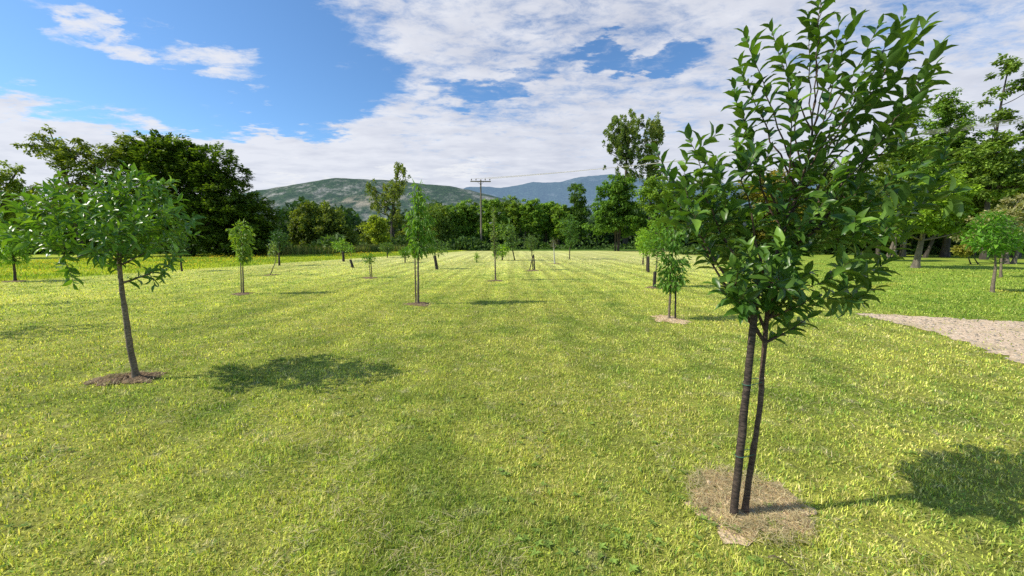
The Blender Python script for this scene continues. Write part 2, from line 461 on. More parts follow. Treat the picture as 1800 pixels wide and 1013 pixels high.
P = np.column_stack([Xv, Yv, .16 + .12 * RS.rand(n) * .6])
a = RS.rand(n) * 6.28
o = leaf_mesh('wildflowers', P, np.column_stack([np.cos(a), np.sin(a), .3 * RS.randn(n)]), np.column_stack([.3 * RS.randn(n), -.7 + .3 * RS.randn(n), np.ones(n)]),
              .05 + .05 * RS.rand(n), np.full(n, .9), np.tile([.75, .55, .015], (n, 1)) * (.8 + .4 * RS.rand(n, 1)), LOW, M_PLAIN, None, None)
tag(o, 'yellow wildflowers speckling the uncut meadow at the left', 'wildflowers', kind='stuff')

# straw-coloured tall grass bank by the hedge
c0 = [G(570, 446), G(620, 444), G(540, 447), G(680, 443), G(500, 449)]
Xv, Yv = [], []
for c_, m, r in zip(c0, (5000, 5000, 4000, 3000, 2000), (3.2, 3.0, 3.0, 3.0, 3.0)):
    rr = np.sqrt(RS.rand(m)) * r; a = RS.rand(m) * 6.28
    Xv.append(c_[0] + 1.4 * rr * np.cos(a)); Yv.append(c_[1] + 2 + rr * np.sin(a))
Xv = np.concatenate(Xv); Yv = np.concatenate(Yv); n = len(Xv)
C = np.clip(1 + .25 * RS.randn(n), .5, 1.6)[:, None] * np.where(RS.rand(n, 1) < .55, np.array([[.34, .32, .08]]), np.array([[.18, .26, .04]]))
blades('tall_grass', Xv, Yv, .5 + .6 * RS.rand(n), .05 + .03 * RS.rand(n), np.clip(.35 + .3 * RS.randn(n), .02, 1), C, M_PLAIN,
       'tall straw-coloured grass bank in front of the round dark bush')

# pebbles on the gravel
n = 5000
bx0, bx1 = SP[:, 0].min(), SP[:, 0].max(); by0, by1 = SP[:, 1].min(), SP[:, 1].max()
Xv = bx0 + RS.rand(n) * (bx1 - bx0); Yv = by0 + RS.rand(n) * (by1 - by0); k = inside(Xv, Yv, SP); Xv, Yv = Xv[k], Yv[k]; n = len(Xv)
oct_ = np.array([[1,0,0],[0,1,0],[-1,0,0],[0,-1,0],[0,0,.7]])
Vp = (np.column_stack([Xv, Yv, np.full(n, .008)])[:, None] + oct_[None] * (.008 + .022 * RS.rand(n) ** 2)[:, None, None] * (.6 + .8 * RS.rand(n, 5, 3))).reshape(-1, 3)
off = np.arange(n) * 5
lp, stt = faces_to_loops([(off[:, None, None] + np.array([[0,1,4],[1,2,4],[2,3,4],[3,0,4]])[None]).reshape(-1, 3)])
o = raw_mesh('pebbles', Vp, lp, stt, M_PLAIN, None, np.repeat(np.array([.55, .48, .38]) * (.5 + .8 * RS.rand(n, 1)), 5, axis=0)); tag(o, 'loose pale pebbles on the gravel track', 'pebbles', kind='stuff')

# ------------------------------------------------------------------ young orchard trees
def make_tips(lobes, n, rs):
    """lobes: (centre, (rx,ry,rz), weight)"""
    w = np.array([l[2] for l in lobes], float); w /= w.sum(); out = []
    for i in range(n):
        c, r, _ = lobes[rs.choice(len(lobes), p=w)]
        v = rs.randn(3); v /= np.linalg.norm(v); q = rs.rand() ** .33
        out.append(np.array(c) + v * q * np.array(r))
    return out

def young_tree(name, label, group, trunk, r0, r1, tips, leafL, leafW, spacing, leafy, c1, c2, tmpl, seed,
               crown_from=.55, upturn=.5, droop=.15, spread=1.0, bark=None, leafmat=None, hang=0., twig=.0035, sides=10, cat='tree', direct=0):
    rs = np.random.RandomState(seed)
    trunk = np.asarray(trunk, float); base = trunk[0].copy()
    root = empty(name, base); tag(root, label, cat, group)
    # resample the trunk
    seg = np.linalg.norm(np.diff(trunk, axis=0), axis=1); cum = np.concatenate([[0], np.cumsum(seg)])
    m = 34; tt = np.linspace(0, cum[-1], m)
    tp = np.column_stack([np.interp(tt, cum, trunk[:, k]) for k in range(3)])
    for _ in range(3): tp[1:-1] = (tp[:-2] + 2 * tp[1:-1] + tp[2:]) / 4
    hscale = cum[-1]
    tp[2:-1, :2] += np.cumsum(rs.randn(m - 3, 2) * .0016 * hscale, axis=0) * .5
    tr = r0 + (r1 - r0) * (tt / cum[-1]) ** 1.1
    tr = tr * (1 + .05 * rs.randn(m)); tr[0] *= 1.25; tr[1] *= 1.1
    T = Tubes(); T.add(tp, tr, sides)
    i0 = int(m * crown_from)
    nodes = [(p, r, 0) for p, r in zip(tp[i0:], tr[i0:])]
    NP = np.array([q[0] for q in nodes]); NR = np.array([q[1] for q in nodes])
    axis_xy = tp[i0]
    order = list(np.argsort([np.linalg.norm((t - tp[int(m * .75)])) for t in tips])); nt0 = len(NP)
    low_ = tp[i0][2] + .02
    order = [q for q in order if q < direct] + [q for q in order if q >= direct and tips[q][2] >= low_] + [q for q in order if q >= direct and tips[q][2] < low_]
    LP, LD, LN, LL, LC = [], [], [], [], []
    for oi in order:
        tip = np.asarray(tips[oi], float)
        dv = tip - NP; dist = np.linalg.norm(dv, axis=1); hor = np.linalg.norm(dv[:, :2], axis=1)
        want = dv[:, 2] - upturn * hor                     # a shoot rises as it goes out
        cost = dist + np.maximum(0, -want) * 1.7 + (dist < .05) * 1.
        dr_ = oi < direct and tip[2] > tp[i0][2]
        if dr_:
            j = int(np.argmin(np.abs(NP[:nt0, 2] - (tip[2] - 1.35 * np.linalg.norm(tip[:2] - tp[-4][:2]) - .18)) + .08 * rs.rand(nt0)))
        elif tip[2] < tp[i0][2] + .02: j = int(np.argmin(dist + (np.arange(len(NP)) < nt0) * .5 + (NP[:, 2] < tip[2] + .05) * 1.))
        else: j = int(np.argmin(cost))
        p0 = NP[j]; d = tip - p0; ln = np.linalg.norm(d)
        if ln < .03: continue
        h = np.array([d[0], d[1], 0]); ctrl = p0 + h * .57 + np.array([0, 0, d[2] * (.42 if d[2] > 0 else .0) + .02 * ln])
        if d[2] < -.3 * ln: ctrl = p0 + h * .6 + np.array([0, 0, .12 * ln])
        if dr_: ctrl = p0 + h * .56 + np.array([0, 0, d[2] * .46])
        k = max(5, int(ln / .07)); k = min(k, 12)
        pts = bez(p0, ctrl, tip, k); pts[1:-1] += rs.randn(k - 2, 3) * .008 * ln
        rb = min(NR[j] * .72, twig + .022 * ln); rr = np.linspace(rb, twig * .35, k)
        T.add(pts, rr, 5)
        NP = np.vstack([NP, pts[1:-1]]); NR = np.append(NR, rr[1:-1])
        sg = np.linalg.norm(np.diff(pts, axis=0), axis=1); cm = np.concatenate([[0], np.cumsum(sg)]); tot = cm[-1]
        sp = tot - np.arange(0, min(tot * .97, (leafy * (.7 + .6 * rs.rand())) if not dr_ else ln * .60), spacing * (1.15 if dr_ else 1))
        young = rs.rand() < .3
        tone0 = rs.rand()
        for q, s_ in enumerate(sp):
            pos = np.array([np.interp(s_, cm, pts[:, kk]) for kk in range(3)])
            i = min(np.searchsorted(cm, s_), len(pts) - 1); i = max(i, 1)
            ax = pts[i] - pts[i - 1]; ax /= np.linalg.norm(ax) + 1e-9
            ph = q * 2.4 + rs.rand() * .7
            u = np.cross(ax, [0.2, .3, 1.]); u /= np.linalg.norm(u) + 1e-9; v = np.cross(ax, u)
            rad = u * cos(ph) + v * sin(ph)
            open_ = (.45 if q < 2 else 1.05) * spread * (.85 + .3 * rs.rand())
            dr = ax * cos(open_) + rad * sin(open_)
            dr = dr + np.array([0, 0, -droop - hang * (1 if q > 1 else .6)]) + rs.randn(3) * .10
            # the blade turns its upper face to the light
            nn = ax * .7 + np.array([0, 0, .55]) - rad * .15 + rs.randn(3) * .22
            if hang > .5: nn = rad * .8 + np.array([0, 0, .5]) + rs.randn(3) * .25
            LP.append(pos); LD.append(dr); LN.append(nn)
            grow = .55 + .45 * min(1, (q + 1) / 4.)
            LL.append(leafL * grow * (.72 + .5 * rs.rand()))
            t_ = min(1, max(0, (.75 if (young and q < 5) else .25) * rs.rand() + .35 * tone0 * rs.rand()))
            LC.append(np.array(c1) * (1 - t_) + np.array(c2) * t_)
    zz_ = np.arange(cum[-1], cum[-1] * (crown_from + .08), -spacing * .7)
    for q, s_ in enumerate(zz_):
        pos = np.array([np.interp(s_, tt, tp[:, kk]) for kk in range(3)]); ph = q * 2.4 + rs.rand()
        rad = np.array([cos(ph), sin(ph), 0]); op = .5 if q < 3 else 1.1
        LP.append(pos + rad * .01); LD.append(rad * sin(op) + np.array([0, 0, cos(op) - hang * (1 if q > 3 else .5)]) + rs.randn(3) * .1)
        LN.append((rad * .8 + np.array([0, 0, .5])) if hang > .5 else np.array([0, 0, 1.]) + rs.randn(3) * .3)
        LL.append(leafL * (.7 + .5 * rs.rand())); t_ = .5 * rs.rand(); LC.append(np.array(c1) * (1 - t_) + np.array(c2) * t_)
    bo = T.build('trunk', bark or M_BARK_D, root, base)
    n = len(LP)
    lo = leaf_mesh('crown', np.array(LP), np.array(LD), np.array(LN), np.array(LL), np.full(n, leafW) * (.85 + .3 * rs.rand(n)), np.array(LC), tmpl,
                   leafmat or M_LEAF, root, base, smooth=(tmpl is FULL))
    return root

DG1, DG2 = (.042, .112, .015), (.24, .40, .055)

# --- the large young tree in front, right
b1 = G(1305, 905)
Ym = 2.15
b1 = G(1309, 903)
trunkA = [b1, at(1319, 800, b1[1] + .01), at(1331, 700, b1[1] + .03), at(1337, 600, b1[1] + .05), at(1342, 550, b1[1] + .06), at(1352, 470, Ym), at(1385, 370, Ym + .03), at(1415, 290, Ym + .05), at(1428, 230, Ym + .05)]
hand = [(1310,62,.0),(1355,50,.1),(1378,88,-.1),(1300,110,.1),(1290,150,0),(1300,190,.15),(1295,235,-.1),
        (1443,-25,.0),(1448,-70,.05),(1420,30,.12),(1475,40,-.1),(1500,35,.1),(1545,45,0),(1588,30,.05),(1600,58,-.1),(1628,40,.1),(1655,78,0),(1645,115,.12),(1625,150,-.1),(1610,190,0),(1560,100,.2),(1520,120,-.2),(1470,120,-.25),(1400,150,-.2),
        (1152,262,0),(1165,300,.15),(1208,240,.05),(1185,350,-.1),(1258,236,-.05),(1262,280,.2),(1308,240,.0),(1235,275,-.2),(1330,260,-.25),
        (1672,238,.0),(1640,262,.15),(1600,240,-.15),(1650,330,.1),(1620,345,-.1),(1600,400,.1),(1575,300,-.3),(1590,370,.2),
        (1540,478,.0),(1555,462,.1),(1500,520,-.05),(1530,410,-.2),(1470,545,.1),(1385,560,0),(1345,565,.1),(1310,535,-.1),(1280,510,.05),(1228,440,.15),(1425,556,-.15),(1255,500,-.2)]
tips = [at(x, y, Ym + d) for x, y, d in hand]
rs = np.random.RandomState(42)
m_ = Ym / F
lob = [(at(1225, 345, Ym), (75*m_, .32, 75*m_), 1.7), (at(1390, 385, Ym), (120*m_, .42, 105*m_), 5.4), (at(1400, 480, Ym), (115*m_, .36, 70*m_), 2.6),
       (at(1545, 345, Ym), (95*m_, .34, 85*m_), 2.8), (at(1460, 285, Ym), (80*m_, .28, 60*m_), 1.0),
       (at(1320, 320, Ym), (70*m_, .28, 60*m_), 1.3)]
lob += [(at(1360, 505, Ym), (85*m_, .3, 45*m_), 1.6), (at(1335, 480, Ym - .3), (60*m_, .12, 55*m_), 1.6)]
tips += make_tips(lob, 215, rs)
young_tree('fruit_tree', 'nearest young fruit tree with big glossy leaves and tall upright shoots, tied to a stake', 'young orchard trees',
           trunkA, .0175, .006, tips,   .100, .43, .020, .34, DG1, DG2, FULL, 1, direct=27, crown_from=.46, upturn=.85, bark=M_BARK_R, droop=.0, spread=.80)
def stake(name, label, p0, p1, r, mat=M_POST, ties=(), other=None, group='tree stakes'):
    p0 = np.asarray(p0, float); p1 = np.asarray(p1, float); p0 = p0.copy(); p0[2] = -.05
    root = empty(name, (p0[0], p0[1], 0)); tag(root, label, 'stake', group)
    k = 16; t = np.linspace(0, 1, k)[:, None]; pts = p0 + (p1 - p0) * t
    rs = np.random.RandomState(int(abs(p0[0] * 1000)) % 9999)
    pts[:, :2] += rs.randn(k, 2) * r * .06
    T = Tubes(); T.add(pts, r * (1.05 - .15 * t[:, 0]) * (1 + .035 * rs.randn(k)), 12 if r > .02 else 8)
    T.build('pole', mat, root, (p0[0], p0[1], 0))
    for f, w in ties:
        c = p0 + (p1 - p0) * f; o2 = other(c[2]) if other is not None else c
        d = norm((o2 - c)[None])[0]; e = np.array([-d[1], d[0], 0]); ra = r * 1.15
        loop = []
        for a in np.linspace(pi / 2, 3 * pi / 2, 9): loop.append(c + d * cos(a) * ra + e * sin(a) * ra)
        for a in np.linspace(-pi / 2, pi / 2, 9): loop.append(o2 + d * cos(a) * ra + e * sin(a) * ra)
        loop.append(loop[0]); T = Tubes(); T.add(np.array(loop) + np.column_stack([np.zeros((19, 2)), np.linspace(0, .012, 19)]), w, 6)
        T.build('tie', M_TIE, root, (p0[0], p0[1], 0))
    return root
tA = np.array(trunkA)
def on_trunk(z): return np.array([np.interp(z, tA[:, 2], tA[:, 0]), np.interp(z, tA[:, 2], tA[:, 1]), z])
s0 = G(1289, 908)
stake('tree_stake', 'dark bark-covered wooden stake leaning beside the nearest fruit tree', s0, at(1331, 500, s0[1] + .02), .0205, M_BARK_D,
      [(.30, .0022), (.60, .0022)], on_trunk)
# small red twig in the grass
T = Tubes(); t0 = G(1350, 985); T.add([t0 + [0, 0, .02], t0 + [.02, -.01, .035], t0 + [.05, -.03, .03], t0 + [.075, -.065, .02]], [.003, .003, .0025, .002], 6)
o = T.build('twig', M_BARK_R); tag(o, 'thin reddish twig lying in the grass below the nearest tree', 'twig')
# --- second tree, left
b2 = G(240, 668); Y2 = b2[1]
trunkB = [b2, at(228, 600, Y2), at(219, 530, Y2), at(213, 475, Y2 + .02), at(210, 430, Y2 + .02), at(208, 380, Y2 + .02), at(212, 330, Y2)]
m2 = Y2 / F
hand = [(220,290,0),(212,300,.2),(232,315,-.2),(262,325,.1),(245,345,-.3),(270,318,-.1),(308,318,.0),(300,345,.2),(295,368,-.2),(320,370,.1),(342,378,0),(330,400,.2),
        (168,318,.1),(185,335,-.3),(150,340,.2),(128,330,.3),(120,350,-.1),(60,350,.1),(30,365,0),(22,345,.2),(45,385,-.2),(35,400,.2),(75,330,-.2),(95,320,.1),(80,420,.1),(60,430,-.2),
        (130,502,.0),(120,488,.1),(285,492,0),(272,500,.05),(300,465,.1),(315,440,-.1),(110,455,0),(100,300,.3)]
tips = [at(x, y, Y2 + d) for x, y, d in hand]
rs = np.random.RandomState(4)
lob = [(at(138, 385, Y2), (88*m2, .72, 52*m2), 3.0), (at(240, 385, Y2), (88*m2, .7, 52*m2), 3.2), (at(190, 425, Y2), (115*m2, .6, 34*m2), 3.2), (at(75, 375, Y2), (40*m2, .5, 30*m2), .5), (at(225, 335, Y2), (50*m2, .35, 38*m2), 1.6)]
tips += make_tips(lob, 230, rs)
young_tree('fruit_tree', 'young fruit tree with wide flat umbrella crown and bent slim trunk standing alone at left', 'young orchard trees',
           trunkB, .033, .010, tips, .120, .35, .025, .42, (.075, .19, .020), (.28, .46, .06), FULL, 2, crown_from=.52, upturn=.45, bark=M_BARK_G, twig=.005, droop=.02, spread=.85)

# --- trees farther down the rows
def simple_trunk(px, py, ptx, pty, bend=0., extra=None):
    b = G(px, py); Y0 = b[1]
    mid = at((px + ptx) / 2 + bend, (py + pty) / 2, Y0)
    return [b, mid, at(ptx, pty, Y0)]
def lobes_px(Y0, L_):
    m = Y0 / F
    return [(at(x, y, Y0), (rx * m, max(.12, rx * m * .9), ry * m), w) for x, y, rx, ry, w in L_]
def row_tree(label, base, top, lobes, ntips, leafL, c1, c2, seed, r0=.025, bark=None, tmpl=MID, hang=0., upturn=.5, spacing=.035, leafy=.35, leafW=.36, bend=0., crown_from=.5, droop=.15, extra=None, spread=1., name='fruit_tree', leafmat=None):
    Y0 = G(*base)[1]; tr = simple_trunk(*base, *top, bend=bend)
    rs = np.random.RandomState(seed); tips = make_tips(lobes_px(Y0, lobes), int(ntips * 2.2), rs); leafL = leafL * 1.12; spacing = spacing * .7
    if extra: tips += [at(x, y, Y0 + .0) for x, y in extra]
    return young_tree(name, label, 'young orchard trees', tr, r0, min(r0 * .25, .009), tips, leafL, leafW, spacing, leafy, c1, c2, tmpl, seed, crown_from=crown_from,
                      upturn=upturn, bark=bark or M_BARK_G, hang=hang, droop=droop, spread=spread, sides=8, leafmat=leafmat or M_LEAF_Y, twig=.005)

CH1, CH2 = (.10, .23, .025), (.30, .48, .06)
YG1, YG2 = (.19, .36, .035), (.42, .57, .06)
PL1, PL2 = (.15, .24, .07), (.36, .44, .18)
# middle row
row_tree('tall narrow young tree with drooping leaves, second in the middle row', (735, 535), (735, 325),
         [(735, 350, 16, 26, 1.), (738, 395, 30, 30, 1.8), (740, 430, 28, 20, 1.5)], 90, .17, CH1, CH2, 20, .03, M_BARK_G, hang=1.3, upturn=.8, spacing=.05, leafy=.4, leafW=.28, crown_from=.42, extra=[(730, 322), (742, 322), (716, 405), (764, 425), (718, 372), (757, 370)])
b_ = G(735, 535); stake('tree_stake', 'thin pale stake beside the tall drooping-leaved tree', G(731, 534), at(729, 440, b_[1]), .018, M_BARK_G)
row_tree('slender columnar young tree with sparse whitish leaves, third in the middle row', (871, 493), (867, 366),
         [(868, 385, 5, 18, .8), (869, 415, 9, 18, 1.2), (872, 440, 9, 12, 1.)], 46, .13, PL1, PL2, 21, .035, M_BARK_G, hang=.1, upturn=1.5, spacing=.06, leafy=.45, crown_from=.35, spread=.8)
row_tree('vase-shaped young tree propped by crossed stakes in the middle row', (937, 475), (933, 428),
         [(934, 425, 13, 13, 2.)], 44, .15, (.07, .14, .04), (.2, .27, .1), 22, .03, M_BARK_D, upturn=1.0, spacing=.07, leafy=.4, crown_from=.45, extra=[(921, 414), (930, 411), (940, 410), (948, 414)])
p_ = G(937, 475)
stake('tree_stake', 'short stake leaning right against the vase-shaped tree', p_ + [-.2, -.1, 0], p_ + [.0, 0, .78], .026, M_POST)
stake('tree_stake', 'short upright thick stake at the foot of the vase-shaped tree', p_ + [.08, -.1, 0], p_ + [.02, 0, .8], .04, M_POST)
row_tree('thin young tree with whitened trunk and sparse reddish twigs', (975, 463), (973, 425),
         [(974, 427, 9, 10, 1.)], 26, .13, (.09, .06, .03), (.12, .14, .05), 23, .05, M_WHITE, upturn=1.3, spacing=.12, leafy=.35, crown_from=.5)
row_tree('loose open-crowned young tree farthest down the middle row', (1001, 456), (1003, 395),
         [(1000, 395, 18, 17, 2.), (1004, 418, 14, 13, 1.2)], 75, .26, (.06, .15, .03), (.16, .28, .06), 24, .045, M_BARK_D, upturn=.8, spacing=.10, leafy=.7, crown_from=.4)
# right row
row_tree('young cherry tree with twin pale stems and hanging leaves, second in the right row', (1176, 562), (1186, 400),
         [(1180, 420, 24, 26, 1.4), (1184, 460, 30, 22, 1.6), (1180, 492, 30, 17, 1.3)], 66, .135, CH1, (.20, .36, .05), 30, .026, M_BARK_G, hang=1.0, upturn=.6, spacing=.042, leafy=.36, leafW=.34, crown_from=.35)
p_ = G(1187, 562); stake('tree_stake', 'slim dark stake standing right of the twin-stemmed cherry tree', p_, at(1188, 490, p_[1]), .018, M_POST)
row_tree('young tree with dark sleeve round its trunk, third in the right row', (1151, 505), (1158, 420),
         [(1160, 400, 22, 40, 2.), (1150, 430, 16, 20, 1.)], 70, .16, CH1, CH2, 31, .03, M_BARK_G, upturn=.8, spacing=.06, crown_from=.35)
p_ = G(1150, 506); stake('tree_stake', 'thick black post at the foot of the third tree of the right row', p_, at(1151, 478, p_[1]), .05, M_POST)
row_tree('light green young tree behind a black post, fourth in the right row', (1137, 477), (1137, 425),
         [(1137, 418, 20, 20, 2.), (1133, 435, 13, 12, 1)], 66, .22, YG1, YG2, 32, .04, M_BARK_D, upturn=.7, spacing=.09, leafy=.5, crown_from=.35)
p_ = G(1140, 479); stake('tree_stake', 'tall black post in front of the light green fourth tree of the right row', p_, at(1140, 451, p_[1]), .055, M_POST)
row_tree('farthest small tree of the right row, leaning slightly', (1130, 465), (1133, 420),
         [(1132, 420, 15, 18, 2.)], 55, .28, CH1, YG2, 33, .05, M_BARK_D, upturn=.8, spacing=.12, leafy=.6, crown_from=.35)
# row left of the middle
row_tree('young cherry tree with yellow-green hanging leaves on thin twin stems', (428, 517), (424, 392),
         [(424, 405, 18, 16, 1.3), (426, 430, 19, 18, 1.5), (430, 450, 13, 12, 1.)], 52, .17, (.14, .26, .03), (.34, .44, .07), 40, .024, M_BARK_G, hang=1.0, upturn=.7, spacing=.055, leafy=.4, leafW=.3, crown_from=.4, extra=[(401, 402), (447, 412), (420, 388), (432, 388)])
p_ = G(424, 516); stake('tree_stake', 'thin pale stake left of the yellow-green cherry tree', p_, at(423, 462, p_[1]), .016, M_BARK_G)
row_tree('very small round-topped young tree on two thin stems', (651, 488), (649, 452),
         [(649, 455, 11, 8, 2.)], 34, .15, CH1, (.14, .24, .06), 41, .022, M_BARK_G, upturn=.4, spacing=.07, leafy=.3, crown_from=.6, extra=[(638, 461), (662, 458), (652, 446)])
p_ = G(654, 488); stake('tree_stake', 'thin dark stake beside the very small round-topped tree', p_, at(652, 462, p_[1]), .02, M_POST)
row_tree('broad airy young tree held by a black leaning post', (770, 473), (762, 425),
         [(755, 432, 20, 15, 2.), (775, 435, 22, 13, 1.6)], 70, .2, (.08, .17, .04), (.2, .3, .09), 42, .025, M_BARK_G, upturn=.3, spacing=.12, leafy=.5, crown_from=.5)
p_ = G(768, 474); stake('tree_stake', 'black post leaning left under the broad airy tree', p_, at(764, 450, p_[1]), .07, M_POST)
row_tree('tiny whip-like young tree in the far field left of the power pole', (838, 462), (838, 447),
         [(838, 452, 4, 7, 1.)], 20, .22, YG1, YG2, 43, .035, M_BARK_D, upturn=1.2, spacing=.12, leafy=.3, crown_from=.35)
row_tree('bushy bright green small tree right of the power pole', (883, 458), (883, 440),
         [(884, 441, 14, 10, 2.), (872, 447, 6, 5, .6)], 60, .3, YG1, YG2, 44, .06, M_BARK_D, upturn=.4, spacing=.12, leafy=.6, crown_from=.4)
row_tree('airy pale green young tree between the slender columnar tree and the pole copse', (905, 458), (893, 400),
         [(892, 405, 16, 22, 2.), (900, 425, 12, 14, 1.)], 60, .3, (.10, .19, .05), (.24, .34, .1), 45, .05, M_BARK_D, upturn=.9, spacing=.13, leafy=.7, crown_from=.4)
# outer left row
row_tree('small young tree with thin curved trunk in front of the dark hedge', (475, 484), (480, 430),
         [(480, 438, 9, 15, 2.)], 36, .14, PL1, PL2, 50, .022, M_BARK_G, upturn=1., spacing=.08, leafy=.35, bend=8, crown_from=.4)
row_tree('dark green young tree on a dark upright stem before the hedge', (491, 467), (490, 412),
         [(490, 420, 16, 17, 2.)], 60, .2, (.03, .09, .03), (.09, .17, .06), 51, .06, M_BARK_D, upturn=.9, spacing=.09, leafy=.5, crown_from=.45)
row_tree('young tree with leaning dark trunk half hidden behind the flat-crowned tree', (320, 477), (312, 420),
         [(313, 428, 17, 22, 2.)], 66, .17, (.03, .1, .025), (.1, .2, .05), 52, .045, M_BARK_D, upturn=.7, spacing=.07, leafy=.5, crown_from=.45)
row_tree('bright green young tree at the left edge casting a long shadow', (27, 495), (20, 405),
         [(15, 425, 32, 28, 2.), (20, 452, 26, 14, 1.4)], 110, .15, YG1, (.22, .38, .04), 53, .045, M_BARK_D, upturn=.5, spacing=.055, leafy=.4, crown_from=.4, hang=.4)
row_tree('bare-stemmed young tree on a short dark post in front of the grass bank', (603, 459), (601, 425),
         [(600, 431, 15, 11, 2.)], 60, .25, YG1, (.24, .32, .07), 54, .03, M_BARK_D, upturn=.5, spacing=.12, leafy=.5, crown_from=.5)
p_ = G(604, 460); stake('tree_stake', 'short dark upright post below the tree before the grass bank', p_, at(603, 443, p_[1]), .09, M_POST)
row_tree('thin sparse sapling beside a tilted black post', (617, 470), (617, 440),
         [(616, 437, 8, 8, 1.)], 20, .2, CH1, CH2, 55, .02, M_BARK_G, upturn=.8, spacing=.14, leafy=.4, crown_from=.5)
p_ = G(621, 471); stake('tree_stake', 'tilted black post beside the thin sparse sapling', p_, at(616, 457, p_[1]), .07, M_POST)
row_tree('little bushy bright green tree with short stem in the far field', (712, 462), (712, 443),
         [(712, 444, 11, 9, 2.)], 55, .25, (.09, .22, .02), (.22, .38, .04), 56, .05, M_BARK_D, upturn=.5, spacing=.10, leafy=.5, crown_from=.4)
row_tree('small olive-toned tree far off before the brown brush', (681, 453), (680, 432),
         [(680, 435, 13, 9, 2.)], 55, .3, (.08, .16, .04), (.18, .26, .07), 57, .05, M_BARK_D, upturn=.5, spacing=.13, leafy=.5, crown_from=.4)
# right lawn
row_tree('bright lime young tree with curved stem on the right lawn', (1744, 514), (1748, 430),
         [(1745, 418, 36, 24, 3.), (1740, 390, 26, 18, 1.2), (1775, 425, 20, 20, 1.)], 150, .17, (.09, .24, .02), (.22, .42, .04), 60, .05, M_BARK_G, upturn=.35, spacing=.06, leafy=.5, crown_from=.5, bend=3)
row_tree('pale grey-green young tree behind the bright lime one', (1759, 488), (1762, 420),
         [(1765, 410, 30, 26, 2.)], 90, .2, (.09, .17, .06), (.2, .29, .12), 61, .05, M_BARK_G, upturn=.4, spacing=.1, leafy=.6, crown_from=.5)
# shadow-casting tree just outside the left edge
tr0 = np.array([-10.1, 6.0, 0])
lob = [(tr0 + [0, 0, 1.9], (1.0, .9, .55), 2.)]
young_tree('fruit_tree', 'young fruit tree just outside the left edge throwing its shadow on the lawn', 'young orchard trees',
           [tr0, tr0 + [0, 0, .8], tr0 + [0, 0, 1.9]], .03, .01, make_tips(lob, 110, np.random.RandomState(6)), .12, .36, .04, .35, DG1, DG2, MID, 70, crown_from=.5)
tr1 = np.array([-9.2, 9.0, 0])
lob = [(tr1 + [0, 0, 1.9], (.5, .5, .6), 2.)]
young_tree('fruit_tree', 'slim young fruit tree behind the left edge casting a thin shadow', 'young orchard trees',
           [tr1 + [-4, 0, 0], tr1 + [-4, 0, .8], tr1 + [-4, 0, 2.3]], .03, .01, [t + np.array([-4, 0, 0]) for t in make_tips(lob, 60, np.random.RandomState(8))], .12, .36, .05, .35, DG1, DG2, MID, 71, crown_from=.5)

